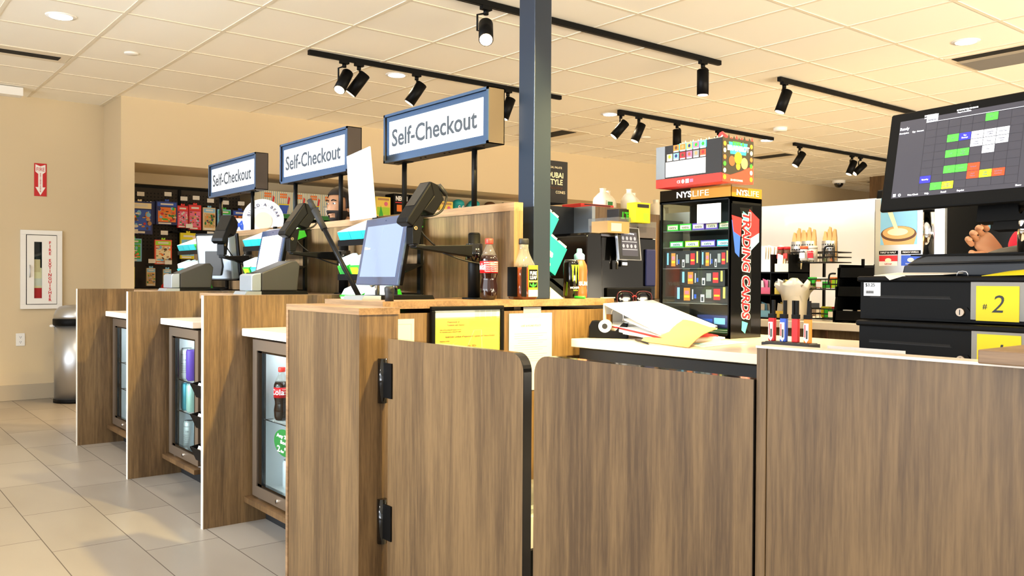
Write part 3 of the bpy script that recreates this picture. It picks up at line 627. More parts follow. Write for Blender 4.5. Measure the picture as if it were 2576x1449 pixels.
for li, (yo, nm) in enumerate(((3.945, 'nearest'), (5.195, 'middle'), (6.445, 'farthest'))):
    gumrack(yo, 'black gum rack in the %s checkout lane' % nm, li)
    for k in range(4):
        last = k == 3
        carton((2.045, yo-.008-k*.122, .92+.412), ('green' if last else 'teal', 'gum_top', 'green_dark' if last else 'teal'), 'white-topped gum box, %s from the left on the top tray of the %s rack' % (('first', 'second', 'third', 'fourth')[k], nm), 'gum boxes on the top trays')
    for k in range(4):
        c = (('green', 'mint', 'green_dark'), ('green', 'mint', 'lime'), ('teal', 'mint', 'teal_light'), ('teal', 'mint', 'green'))[(k+li) % 4]
        bag((2.045, yo-.01-k*.12, .92+.242), c, '%s gum pack, %s from the left on the middle tray of the %s rack' % ('green' if c[0] == 'green' else 'teal', ('first', 'second', 'third', 'fourth')[k], nm), 'gum packs on the middle trays', txt='extra')
    for k in range(2):
        bag((2.045, yo-.03-k*.23, .92+.102), ('green', 'mint', 'white'), 'wide green gum carton, %s on the lowest tray of the %s rack' % (('left', 'right')[k], nm), 'gum cartons on the lowest trays', w=.2, h=.09, txt='extra')
# pedestal at the gate
t = thing('gate_pedestal', 'square wood pedestal holding the gate hinges', 'pedestal', (1.367, 2.507, 0))
MB().box(.004, .004, 0, .150, .56, 1.04, 'oak').build('body', t); MB().box(0, 0, 1.04, .155, .563, 1.062, 'oak_top').box(0, .545, 0, .006, .563, 1.04, 'oak_top').build('cap', t)
# staff gate leaves
def rr(w, h, r, left, right, n=8):
    p = [(0, 0), (w, 0)]
    if right: p += [(w-r+r*math.cos(math.pi/2*i/n), h-r+r*math.sin(math.pi/2*i/n)) for i in range(n+1)]
    else: p.append((w, h))
    if left: p += [(r-r*math.sin(math.pi/2*i/n), h-r+r*math.cos(math.pi/2*i/n)) for i in range(n+1)]
    else: p.append((0, h))
    return p
def gate(y, w, left, right, label):
    t = thing('gate_leaf', label, 'gate', (1.455, y, .105), FA, 'swing gate leaves')
    p = rr(w, .857, .05, left, right)
    MB().prism(p, .002, .030, 'oak', m2='black_gloss', smooth=False).build('board', t)
    q = [(x_, z_) for x_, z_ in p]
    MB().prism(q, 0, .002, 'oak', m2='charcoal').build('front_laminate', t)
    return t
G1 = gate(2.470, .70, False, True, 'left swing gate leaf, hinged on the wood pedestal')
G2 = gate(1.725, .68, True, False, 'right swing gate leaf beside the register wall')
for zz, n_ in ((.642, 'upper'), (.175, 'lower')):
    MB().cyl((-.035, -.0, zz), (-.035, -.0, zz+.148), .016, .016, 'black_gloss', 18).box(-.03, -.006, zz+.02, .03, -.001, zz+.135, 'black').box(-.044, -.006, zz+.02, -.03, .016, zz+.135, 'black').build('hinge', G1)
# register wall in front at the right
t = thing('register_wall', 'large wood front of the register counter at lower right', 'counter', (1.462, 1.043, 0), FA)
MB().box(0, 0, 0, .022, .032, 1.026, 'oak').box(0, .032, 0, .022, .5, .93, 'oak').box(.024, .002, 0, 2.6, .03, 1.026, 'oak').box(.024, .03, 0, 2.6, .5, .93, 'black_matte').build('front_panel', t)
MB().box(0, .5, .93, .4, .503, .94, 'black').build('inner_edge', t)
MB().box(.022, .03, .93, 2.6, 1.10, .955, 'quartz').build('worktop', t)
MB().box(.0, -.004, 1.026, 2.6, .045, 1.031, 'quartz').build('top_edge', t)
tag(MB().box(0, -.03, 0, 1.2, .30, .022, 'oak_top').build('raised_shelf', loc=(1.45, .603, 1.032), rot=(0, 0, R(-90)), bev=.002), 'near wooden shelf end at the right edge of the picture', 'shelf')
# leaning rod and black handle behind the pedestal
t = thing('black_rod', 'long black rod with a thicker grip leaning behind the pedestal', 'rod', (1.725, 3.155, DEC+.002))
p0 = Vector((0, 0, .0)); p1 = Vector((-.083, .28, .40)); d = p1-p0
MB().cyl(p0, p0+d*.80, .0105, .0105, 'black', 16).build('shaft', t); MB().cyl(p0+d*.72, p0+d*.93, .0135, .0145, 'black_matte', 18).cyl(p0+d*.93, p1+d*.04, .0125, .0115, 'black_matte', 18).build('grip', t)
t = thing('black_grip', 'short black grip with a hole standing beside the nearest tray', 'handle', (1.63, 2.76, DEC))
MB().lathe([(.016, 0), (.0165, .02), (.019, .04), (.019, .05), (.012, .056)], 'charcoal', n=18).cyl((0, -.020, .04), (0, .02, .04), .008, .008, 'black_matte', 12).build('grip', t)
# blank white board
t = thing('white_board', 'tall blank white card rising behind the nearest screen', 'card', (2.09, 3.945, 1.45), FA-6)
MB().prism([(-.03, .33), (.26, .345), (.335, 0), (.02, -.0)], 0, .006, 'paper').build('card', t)
# round shop sign behind the panel and the small letter block
t = thing('round_sign', 'round white shop sign reading BUILD A BEAR behind the panel', 'sign', (2.39, 5.75, 0), -20)
RZ = 1.566
MB().cyl((0, 0, RZ), (0, .012, RZ), .138, .138, 'white', 48).build('disc_board', t)
MB().cyl((0, -.002, RZ-.012), (0, 0, RZ-.012), .060, .060, 'cream', 40).build('centre_circle', t)
m = MB()
for rr_, w_ in ((.122, .0014), (.072, .0014)):
    n = 48
    for i in range(n):
        a0 = math.radians(5)+math.radians(170)*i/n; a1 = math.radians(5)+math.radians(170)*(i+1)/n
        m.quad([(math.cos(a0)*rr_, -.0012, RZ+math.sin(a0)*rr_), (math.cos(a1)*rr_, -.0012, RZ+math.sin(a1)*rr_), (math.cos(a1)*(rr_+w_), -.0012, RZ+math.sin(a1)*(rr_+w_)), (math.cos(a0)*(rr_+w_), -.0012, RZ+math.sin(a0)*(rr_+w_))], 'ink_grey')
m.build('ring_lines', t)
MB().box(-.02, .012, .01, .02, .03, RZ, 'white').box(-.055, -.08, 0, .12, .12, .012, 'white').build('stand', t)
for i, ch in enumerate('BUILD·A·BEAR'):
    a = math.radians(166-i*13.8)
    o = text(ch, .021, 'navy', t, math.cos(a)*.089, -.002, RZ+math.sin(a)*.089); o.rotation_euler = (R(90), -(a-math.pi/2), 0)
t = thing('letter_block', 'small white block with a blue letter M beside the round sign', 'sign', (2.268, 5.885, 1.4802), -25)
MB().box(-.042, 0, 0, .046, .03, .09, 'white').box(-.055, .001, 0, -.042, .03, .09, 'blue').build('block', t); text('M', .056, 'blue', t, .002, -.001, .016, bold=.005)
# ================================================================ column and the bottles on the end cabinet
t = thing('column', 'dark square metal column rising from the end cabinet to the ceiling', 'column', (2.354, 2.80, DEC))
MB().box(0, 0, 0, .094, .105, CZ-DEC-.005, 'column_paint').build('shaft', t, bev=.003)
cola((2.118, 2.80, DEC), -26, 'cola bottle with red cap standing on the end cabinet', 'cola bottles')
cb = [o for o in bpy.data.objects if o.name.startswith('cola_bottle')][-1]
wraptext('Cola', .026, 'white', cb, .0366, .122, -1.5, bold=.0005)
for k in range(5): wraptext('Nutrition Facts 20 FL OZ', .0045, 'white', cb, .0366, .148-k*.0085, .15+.02*k)
t = thing('tea_bottle', 'square shouldered tea bottle with black and yellow label', 'bottle', (2.295, 2.80, DEC), 0)
MB().lathe([(.044, 0), (.05, .006), (.052, .02), (.052, .132)], 'tea', n=32, sq=.8).build('liquid', t)
MB().lathe([(.052, .132), (.047, .150), (.034, .175), (.026, .195), (.0225, .215), (.0225, .232)], 'clear_dim', n=32, sq=.25).build('neck', t)
MB().lathe([(.024, .230), (.0255, .233), (.0255, .25), (.024, .254)], 'charcoal', n=24).build('cap', t)
l = MB().box(-.012, -.0535, .012, .038, -.0525, .142, 'yellow').box(-.010, -.054, .05, .036, -.0535, .125, 'black').rect(-.010, .072, .036, .079, -.0543, 'yellow_soft').box(-.012, -.054, .012, .038, -.0535, .04, 'paper')
for sx_ in (-1, 1): l.quad([(.013, -.0545, .05), (.013+sx_*.019, -.0545, .07), (.013+sx_*.016, -.0545, .058)], 'green')
l.quad([(.013, -.0547, .05), (.006, -.0547, .06), (.013, -.0547, .072), (.020, -.0547, .06)], 'green'); l = l.build('front_label', t)
text('PURE', .014, 'white', l, .013, -.0546, .103, maxw=.036, bold=.0005); text('LEAF', .014, 'white', l, .013, -.0546, .085, maxw=.036, bold=.0005)
MB().box(-.0535, -.03, .012, -.0525, .035, .135, 'black').box(-.048, -.0535, .012, -.022, -.0525, .135, 'black').build('side_label', t)
t = can((2.607, 2.84, DEC), 0, 'tall black energy drink can with green claw marks', 'black_gloss', None, H=.172, r=.0345, top='silver')
a = MB()
def clawq(a, cx, pts, r=.0349):
    for i in range(len(pts)-1):
        (w0, z0), (w1, z1) = pts[i], pts[i+1]
        def P(x, z): return (math.sin(x/r)*r, -math.cos(x/r)*r-.0003, z)
        a.quad([P(cx-w0, z0), P(cx+w0, z0), P(cx+w1, z1), P(cx-w1, z1)], 'lime')
for cx, zb in ((-.018, .075), (-.002, .066), (.015, .078)): clawq(a, cx, [(.0003, zb), (.003, zb+.02), (.0028, zb+.045), (.006, .144), (.0075, .149)])
a.build('claw_mark', t)
wraptext('MONSTER', .0085, 'white', t, .0345, .044, -.05, bold=.0003); wraptext('ENERGY', .005, 'lime', t, .0345, .034, -.05)
t = thing('orange_drink_bottle', 'coral orange drink bottle with a blue sports cap', 'bottle', (2.712, 2.90, DEC), 0)
MB().lathe([(.032, 0), (.036, .006), (.036, .035), (.034, .045), (.0355, .10), (.037, .125), (.034, .15), (.024, .17), (.02, .178)], 'coral', n=28).build('body', t)
MB().lathe([(.023, .174), (.0245, .177), (.0245, .196), (.019, .203), (.013, .206), (.012, .222), (.009, .226)], 'light_blue', n=24).build('cap', t)
wraptext('SUNNY', .017, 'white', t, .0362, .058, .35, bold=.0012)
t = thing('green_marker', 'small green cap lying at the counter edge before the black can', 'cap', (2.60, 2.775, DEC), -70)
MB().cyl((-.025, 0, .006), (.025, 0, .006), .006, .0065, 'green', 12).build('cap', t)
t = thing('candy_packet', 'yellow green candy packet leaning against the column foot', 'candy packet', (2.475, 2.83, DEC), 5)
MB().quad([(0, 0, .052), (0, .05, .058), (.085, .04, .004), (.085, 0, .001)], 'lime').quad([(0, 0, .05), (.085, 0, 0), (0, 0, 0)], 'white').build('packet', t)
tag(MB().box(0, 0, 0, .075, .02, .004, 'paper').build('paper_slip', loc=(2.77, 2.80, 1.0762)), 'thin paper slip on the counter beside the orange drink bottle', 'paper')
# extra gum displays beyond the column
rk = thing('counter_gum_rack', 'dark blue-black gum display stand seen right of the column', 'display rack', (2.77, 3.24, 0), 0)
MB().box(.15, .30, .1, .33, .33, 1.45, 'blueblack').box(.02, 0, .1, .20, .25, 1.165, 'blueblack').build('back_board', rk)
m = MB()
for z0, x0 in ((1.375, .04), (1.17, .06)): m.prism([(x0-.09, z0+.04), (x0+.09, z0-.07), (x0+.10, z0-.055), (x0-.08, z0+.055)], 0, .30, 'black')
m.build('shelf', rk)
def tcarton(px_, pz_, w, h, nm):
    t = thing('gum_display_box', nm, 'gum box', (px_, 3.24, pz_), 0, 'large teal gum boxes right of the column'); t.rotation_euler[1] = R(31)
    MB().box(0, 0, 0, w, .2, h, 'teal').box(.004, -.001, .004, w-.004, 0, h-.004, 'teal').box(w*.35, .002, h, w*.6, .19, h+.012, 'mint').box(w*.68, .002, h, w*.96, .19, h+.012, 'mint').build('carton', t)
    text('extra', h*.19, 'white', t, w*.45, -.002, h*.42, bold=.003); text('refreshers', h*.085, 'navy', t, w*.45, -.0022, h*.28)
    MB().disc(w*.68, h*.16, h*.07, -.0015, 'paper').disc(w*.5, h*.13, h*.06, -.0015, 'paper').build('gum_print', t)
tcarton(2.70, 1.43, .145, .125, 'upper large teal gum box right of the column, mostly hidden by it')
tcarton(2.69, 1.285, .205, .155, 'lower large teal gum box just right of the column')
# framed certificate and papers on the side of the end cabinet
t = thing('certificate_frame', 'black framed yellow certificate standing against the end cabinet', 'picture frame', (1.793, 2.722, .62), 0, tilt=None)
MB().box(0, 0, 0, .345, .02, .016, 'black').box(0, 0, .419, .345, .02, .435, 'black').box(0, 0, .016, .016, .02, .419, 'black').box(.329, 0, .016, .345, .02, .419, 'black').box(.016, .012, .016, .329, .02, .419, 'black').build('frame', t, bev=.003)
mat('certificate_yellow', '#e8cc55', .6)
MB().box(.016, .009, .016, .329, .012, .419, 'certificate_yellow').box(.016, .0085, .392, .329, .009, .419, 'paper').build('certificate', t)
m = MB(); B_ = [(.12, .30), (.10, .29), (.11, .27), (.085, .25), (.10, .235), (.16, .245), (.175, .29), (.20, .34), (.235, .34), (.24, .22), (.245, .12)]
for i in range(len(B_)-1):
    (xa, za), (xb, zb) = B_[i], B_[i+1]; m.quad([(xa, .0082, za), (xb, .0082, zb), (xb+.003, .0082, zb+.001), (xa+.003, .0082, za+.001)], 'ink_light')
m.build('map_outline', t)
for s_, h_, x_, z_, al in (('Department of', .0065, .075, .372, 'LEFT'), ('Taxation and Finance', .0065, .075, .36, 'LEFT'), ('Office of Processing and Taxpayer Services', .004, .04, .343, 'LEFT'), ('W A Harriman Campus, Albany NY 12227', .004, .04, .335, 'LEFT'), ('Retail Dealer Certificate of Registration for Cigarettes and Tobacco Products', .0065, .185, .315, 'CENTER'), ('Sequence number', .0045, .04, .30, 'LEFT'), ('Expires 12/31', .006, .14, .277, 'LEFT'), ('2026', .008, .19, .277, 'LEFT'), ('VALIDATED', .005, .275, .245, 'CENTER'), ('SALES TAX', .0045, .275, .228, 'CENTER'), ('DEPT OF TAX AND', .0045, .275, .22, 'CENTER'), ('FINANCE', .0045, .275, .212, 'CENTER')):
    text(s_, h_, 'tan', t, x_, .0078, z_, al, maxw=.235 if 'Retail' in s_ else None)
MB().box(.004, .0055, .004, .341, .0065, .431, 'glass').build('glass_cover', t)
def sheet(x, z, w, h, label, lines=True, title=None):
    t = thing('notice_sheet', label, 'paper', (x, 2.748, z), 0, 'paper notices taped to the end cabinet')
    MB().box(0, -.0008, 0, w, 0, h, 'paper').build('page', t)
    if title: text(title, .007, 'ink_grey', t, w/2, -.0012, h-.055)
    if lines:
        m = MB(); zz = h-.085; k = 0
        while zz > .12:
            m.rect(w*.12+(.02 if k % 5 > 2 else 0), zz, w*(.88-.1*((k*7) % 3)), zz+.0014, -.0011, 'ink_light'); zz -= .0095; k += 1
        m.build('text_lines', t)
    return t
s1 = sheet(2.182, .70, .232, .32, 'white notice sheet taped right of the certificate frame', title='LOST & FOUND POLICY')
MB().box(.075, -.0012, .30, .17, -.0009, .345, 'tape').build('tape_strip', s1)
s2 = sheet(1.50+.115, .70, .115, .31, 'white bordered sheet partly hidden behind the pedestal', lines=False)
MB().rect(.0, .018, .103, .0195, -.0011, 'ink_light').rect(.0, .29, .103, .2915, -.0011, 'ink_light').rect(.1015, .018, .103, .29, -.0011, 'ink_light').build('border', s2)
# stack of wrapped papers on the floor shelf behind the gate gap
t = thing('newspaper_stack', 'stack of wrapped papers glimpsed in the gap between the gate leaves', 'paper stack', (2.05, 2.55, 0), 0)
MB().box(-.02, -.02, 0, .32, .16, .12, 'black').build('crate', t)
MB().box(0, 0, .12, .3, .14, .24, 'paper').build('papers', t); MB().box(.02, .01, .24, .26, .12, .36, 'clear_dim').build('plastic_wrap', t, bev=.03)
# ================================================================ staff side counter
t = thing('staff_counter', 'pale stone counter with dark cabinets behind the gate', 'counter', (2.50, 1.00, 0))
MB().box(-.02, 0, .875, .92, 1.70, .91, 'quartz').build('worktop', t, bev=.003)
MB().box(.02, .02, .08, .90, 1.69, .875, 'charcoal').build('cabinet_body', t)
for k in range(3):
    d = MB().box(0, .06+k*.55, .12, .02, .06+k*.55+.53, .80, 'black').build('door', t, bev=.002)
    MB().box(-.012, .12+k*.55, .775, 0, .06+k*.55+.47, .785, 'charcoal').build('handle', d)
# tape dispenser
t = thing('tape_dispenser', 'black desk tape dispenser with a white roll', 'tape dispenser', (2.565, 2.68, .91), -52)
MB().prism([(-.0, 0), (.0, .05), (.012, .075), (.045, .075), (.062, .055), (.085, .034), (.112, .032), (.13, .052), (.145, .068), (.162, .066), (.165, .0)], 0, .055, 'black').build('body', t, bev=.003)
MB().cyl((.068, -.001, .052), (.068, .056, .052), .027, .027, 'white', 28).build('roll', t); MB().cyl((.068, -.003, .052), (.068, .058, .052), .012, .012, 'charcoal', 20).build('hub', t)
MB().box(.150, .008, .066, .164, .047, .070, 'steel').build('cutter', t)
# binders and papers
def slab(name, pts, th, m, label=None, cat=None, group=None, edge=None):
    a = MB(); top = [Vector(p) for p in pts]; o = top[0].copy(); top = [p-o for p in top]; n = len(top)
    bot = [p-Vector((0, 0, th)) for p in top]
    a.add(top+bot, [tuple(range(n))], m); k = len(a.v)-2*n
    for i in range(n): a.f.append((k+i, k+n+i, k+n+(i+1) % n, k+(i+1) % n)); a.fm.append(a._m(edge or m)); a.sm.append(False)
    a.f.append(tuple(k+n+i for i in reversed(range(n)))); a.fm.append(a._m(m)); a.sm.append(False)
    ob = a.build(name, loc=o); 
    if label: tag(ob, label, cat, group)
    return ob
t = thing('ring_binder', 'big white ring binder lying open-edge out on the papers', 'binder', (2.655, 2.685, 1.056))
A, Bc, Cc, Dd = Vector((0, 0, 0)), Vector((-.03, -.35, -.108)), Vector((.31, -.37, -.088)), Vector((.33, .01, .012))
def slabc(name, pts, th, m, parent, edge=None):
    a = MB(); n = len(pts); top = list(pts); bot = [p-Vector((0, 0, th)) for p in top]
    fs = [tuple(range(n)), tuple(n+i for i in reversed(range(n)))]+[(i, n+i, n+(i+1) % n, (i+1) % n) for i in range(n)]
    a.add(top+bot, fs, m); return a.build(name, parent)
slabc('top_cover', [A, Bc, Cc, Dd], .003, 'white', t)
slabc('spine', [A+Vector((0, 0, .001)), A+Vector((.003, -.004, 0)), Dd+Vector((.003, 0, 0)), Dd+Vector((0, .004, 0))], .085, 'white', t)
slabc('bottom_cover', [A-Vector((0, 0, .085)), Bc-Vector((0, 0, .012)), Cc-Vector((0, 0, .012)), Dd-Vector((0, 0, .085))], .003, 'white', t)
slabc('pages', [A+Vector((.005, -.12, -.06)), Bc+Vector((.005, -.002, -.003)), Cc+Vector((-.02, -.006, -.003)), Dd+Vector((-.02, -.12, -.06))], .008, 'paper', t)
MB().tube([(.02, -.03, -.075), (.02, -.035, -.03), (.02, -.07, -.02), (.02, -.10, -.045), (.02, -.10, -.07)], .0025, 'steel', 8, 4).build('ring', t)
MB().box(.0, -.045, -.085, .012, -.02, -.045, 'brass').build('ring_lever', t)
slab('red_folder', [(2.66, 2.68, .969), (2.60, 2.29, .930), (2.94, 2.29, .930), (2.98, 2.68, .969)], .006, 'red', 'red folder edge sticking out beneath the white binder', 'folder')
slab('paper_pile', [(2.66, 2.69, .961), (2.60, 2.27, .923), (2.92, 2.26, .923), (2.98, 2.69, .961)], .012, 'paper', 'pile of white papers beneath the red folder', 'paper stack')
slab('lower_binder', [(2.67, 2.70, .946), (2.62, 2.27, .9225), (2.96, 2.27, .9225), (2.99, 2.70, .946)], .008, 'white', 'thin white binder at the bottom of the paper pile', 'binder')
t = thing('paper_bag', 'flattened brown kraft paper bag leaning on the binder', 'paper bag', (2.585, 2.40, .9115))
m = MB(); P0, P1, P2, P3 = Vector((0, 0, 0)), Vector((-.10, -.33, 0)), Vector((.30, -.15, .055)), Vector((.275, .08, .084))
g_ = []
for j in range(7):
    for i in range(7):
        u, v = i/6, j/6; p = (P0*(1-u)+P1*u)*(1-v)+(P3*(1-u)+P2*u)*v; p.z += .006*math.sin(u*7+v*5)*v+.012*math.sin(v*3.1)+.001; g_.append(p)
m.add(g_+[p-Vector((0, 0, .0025)) for p in g_], [(j*7+i, j*7+i+1, (j+1)*7+i+1, (j+1)*7+i) for j in range(6) for i in range(6)]+[(49+j*7+i, 49+(j+1)*7+i, 49+(j+1)*7+i+1, 49+j*7+i+1) for j in range(6) for i in range(6)], 'kraft', True)
m.build('bag', t)
t = thing('pen', 'dark ballpoint pen on the pale counter before the paper bag', 'pen', (2.60, 2.44, .9152), 0)
MB().tube([(0, 0, 0), (-.11, -.17, 0)], .0042, 'charcoal', 8, 1).build('barrel', t); MB().tube([(-.11, -.17, 0), (-.118, -.182, 0)], .002, 'steel', 8, 1).build('tip', t)
slab('loose_sheet', [(2.62, 2.30, .9116), (2.56, 2.06, .9116), (2.92, 2.12, .9116), (2.95, 2.26, .9116)], .0008, 'paper', 'loose white sheet under the paper bag', 'paper')
slab('blue_card', [(2.665, 2.20, .9126), (2.63, 2.12, .9126), (2.78, 2.14, .9126), (2.76, 2.20, .9126)], .0006, 'light_blue', 'pale blue card on the loose sheet right of the bag', 'card')
mat('sunglass_red', '#4a0a10', .2)
t = thing('sunglasses', 'dark red rimmed sunglasses lying behind the binder', 'sunglasses', (3.66, 3.52, 1.05), -20)
for x_ in (0, .12):
    MB().tube([(x_-.05, 0, -.03), (x_-.052, 0, .02), (x_-.03, 0, .042), (x_+.025, 0, .04), (x_+.05, 0, .02), (x_+.045, 0, -.03), (x_, 0, -.045), (x_-.05, 0, -.03)], .0035, 'sunglass_red', 8, 3).build('rim', t)
    MB().ball((x_, .003, 0), (.047, .004, .04), 'black_gloss').build('lens', t)
MB().tube([(.045, 0, .01), (.06, 0, .018), (.072, 0, .01)], .004, 'red').build('bridge', t)
# shelf behind that carries the sunglasses
t = thing('rear_counter', 'dark counter with the coffee machine behind the binder', 'counter', (3.42, 3.45, 0), 0)
MB().box(0, 0, .1, 2.1, 1.8, .97, 'oak').box(.02, .03, 0, 2.0, 1.7, .1, 'black_matte').build('cabinet_body', t); MB().box(-.02, -.02, .97, 2.12, 1.8, 1.004, 'charcoal').build('worktop', t)
# ---------------------------------------------------------------- trading card display case
t = thing('card_display_case', 'tall black display case reading TRADING CARDS on its side', 'display case', (3.03, 2.70, .91), FA)
w, h, d = .40, .61, .22
c = MB(); e = .012
c.box(0, 0, 0, e, e, h, 'black').box(w-e, 0, 0, w, e, h, 'black').box(0, 0, h-e, w, e, h, 'black').box(0, 0, 0, w, e, .02, 'black')
c.box(0, d-.003, 0, w, d, h, 'k_dark').box(w-.006, 0, 0, w, d, h, 'black').box(0, 0, 0, .006, d, h, 'clear_dim').box(0, 0, h-.006, w, d, h, 'black').box(0, 0, 0, w, d, .012, 'black').box(0, d-.006, .46, w, d, h, 'black')
c.build('frame', t)
MB().box(e, .003, .02, w-e, .006, h-e, 'glass').build('front_pane', t)
for zz in (.145, .30, .395, .47): MB().box(.006, .01, zz, w-.006, d-.006, zz+.004, 'clear_dim').build('shelf', t)
hd_ = MB(); hd_.box(0, .002, h, w, .006, h+.05, 'black_gloss').box(w-.004, .0, h-.02, w, d, h+.042, 'gold').box(w*.45, .001, h, w, .0025, h+.05, 'gold'); hd_ = hd_.build('header_card', t)
text('NYS', .026, 'white', hd_, .10, -.001, h+.012, 'LEFT', bold=.001, maxw=.085); text('LIFE', .026, 'cream', hd_, .19, -.001, h+.012, 'LEFT', maxw=.09)
text('NYS', .024, 'white', hd_, w+.001, .075, h+.008, rot=(R(90), 0, R(90)), bold=.001, maxw=.075); text('LIFE', .024, 'cream', hd_, w+.001, .155, h+.008, rot=(R(90), 0, R(90)), maxw=.08)
MB().box(w, .004, 0, w+.0015, d-.004, h-.03, 'black_gloss').build('side_panel', t)
sp_ = [o for o in t.children if o.name.startswith('side_panel')][0]
def zs(pts, m_, off): 
    a = MB(); a.add([(w+off, y_, z_) for y_, z_ in pts], [tuple(range(len(pts)))], m_); return a
zs([(.06, h-.045), (.125, h-.045), (.15, h-.035), (.145, .02), (.115, .04), (.08, .06), (.085, h-.10)], 'black', .0016).build('stripe', sp_)
zs([(.083, h-.06), (.128, h-.08), (.128, h-.14), (.083, h-.13)], 'teal_light', .0018).build('arrow_top', sp_)
zs([(.083, .075), (.125, .065), (.105, .02), (.08, .035)], 'teal_light', .0018).build('arrow_tail', sp_)
zs([(.005, h-.10), (.07, h-.12), (.06, h-.26), (.03, h-.24)], 'blue', .0017).build('packet_print', sp_)
zs([(.005, h-.08), (.075, h-.09), (.07, h-.17), (.02, h-.15)], 'red', .0018).build('packet_print', sp_)
zs([(.13, h-.05), (.20, h-.09), (.20, h-.16), (.13, h-.20)], 'red', .0017).build('packet_print', sp_)
zs([(.14, h-.175), (.20, h-.15), (.20, h-.19), (.14, h-.23)], 'light_blue', .0018).build('packet_print', sp_)
o = text('TRADING CARDS', .052, 'white', sp_, w+.002, .083, .318, rot=(R(90), R(90), R(90)), bold=.006, sx=1, maxw=.47, shear=.15)
o = text('TRADING CARDS', .052, 'sign_red', sp_, w+.0032, .083, .318, rot=(R(90), R(90), R(90)), bold=.002, maxw=.462, shear=.15)
# merchandise inside the case
def incase(lx, ly, lz, bx, by, bz, m_, label, name, cat, group, lean=0, art=None, rz=0):
    wx = 3.03+ly; wy = 2.70-lx
    t = thing(name, label, cat, (wx, wy, .91+lz), FA+rz, group); 
    m = MB(); m.T = Matrix.Rotation(R(-lean), 4, 'X'); m.box(0, 0, 0, bx, by, bz, m_)
    if art: art(m, bx, by, bz)
    m.build('pack', t); return t

cols_ = ['green', 'green', 'purple', 'purple', 'green_dark', 'teal']
for k in range(5):
    o = incase(.02+k*.074, .03, .4755, .068, .09, .03, cols_[k], '%s gum pack, number %s from left, top shelf of card case' % (('green', 'green', 'purple', 'purple', 'dark green')[k], ('one', 'two', 'three', 'four', 'five')[k]), 'chewing_gum_pack', 'gum', 'gum packs in the card case', art=lambda m, x, y, z: m.rect(.005, z*.2, x-.005, z*.8, -.0006, 'cream'))
    text('extra', .013, 'ink', o, .034, -.0012, .009)
for k in range(4):
    o = incase(.02+k*.09, .05, .4005, .08, .10, .028, ('green', 'lime', 'purple', 'teal')[k], '%s gum pack lying on the second shelf of the card case' % ('green', 'lime', 'purple', 'teal')[k], 'chewing_gum_pack', 'gum', 'gum packs in the card case', art=lambda m, x, y, z: m.rect(.005, z*.2, x-.005, z*.8, -.0006, 'mint'))
    text('extra', .013, 'ink', o, .04, -.0012, .008)
def cardart(m, x, y, z):
    m.rect(x*.05, z*.2, x*.10, z*.9, -.0006, 'light_blue').rect(x*.18, z*.12, x*.30, z*.88, -.0006, 'orange').rect(x*.19, z*.3, x*.29, z*.42, -.001, 'yellow').rect(x*.2, z*.5, x*.28, z*.7, -.001, 'pink').rect(x*.34, z*.2, x*.36, z*.8, -.0006, 'paper').rect(x*.38, z*.25, x*.42, z*.5, -.0006, 'blue')
    m.rect(x*.50, z*.05, x*.57, z*.5, -.0006, 'paper').rect(x*.515, z*.1, x*.555, z*.36, -.001, 'ink').rect(x*.60, z*.3, x*.70, z*.8, -.0006, 'ink_grey').rect(x*.74, z*.2, x*.86, z*.85, -.0006, 'red').rect(x*.75, z*.4, x*.85, z*.5, -.001, 'yellow').rect(x*.91, z*.3, x*.95, z*.95, -.0006, 'yellow_soft')
incase(.02, .02, .3045, .20, .05, .078, 'k_dark', 'upper left black card box in the display case', 'card_box', 'card box', 'black card boxes in the display case', art=cardart)
incase(.225, .02, .3045, .155, .05, .078, 'k_dark', 'upper right black card box in the display case', 'card_box', 'card box', 'black card boxes in the display case', art=cardart)
incase(.06, .04, .1495, .30, .05, .075, 'k_dark', 'wide black card box on the lower shelf of the display case', 'card_box', 'card box', 'black card boxes in the display case', art=cardart)
incase(.10, .03, .2255, .25, .05, .070, 'k_dark', 'card box stacked on the wide one in the display case', 'card_box', 'card box', 'black card boxes in the display case', art=cardart)
incase(.24, .02, .013, .14, .10, .028, 'green_dark', 'green and white striped box at the bottom of the card case', 'striped_box', 'box', 'boxes at the bottom of the card case', art=lambda m, x, y, z: [m.rect(.0, z*(.1+.3*i), x, z*(.22+.3*i), -.0006, 'mint') for i in range(3)])
incase(.20, .03, .042, .17, .08, .055, 'navy', 'dark blue patterned tin in the bottom right of the card case', 'card_tin', 'tin', 'boxes at the bottom of the card case', art=lambda m, x, y, z: m.rect(x*.1, z*.2, x*.5, z*.7, -.0006, 'blue').rect(x*.55, z*.3, x*.9, z*.8, -.0006, 'light_blue'))
incase(.02, .05, .013, .16, .10, .05, 'black', 'black bundle at the bottom left of the card case', 'card_bundle', 'card pack', 'boxes at the bottom of the card case')
tag(MB().box(0, 0, 0, .13, .0006, .085, 'paper').build('window_note', loc=(3.0285, 2.48, 1.41), rot=(0, 0, R(-90))), 'white note taped high on the front of the card case', 'paper')
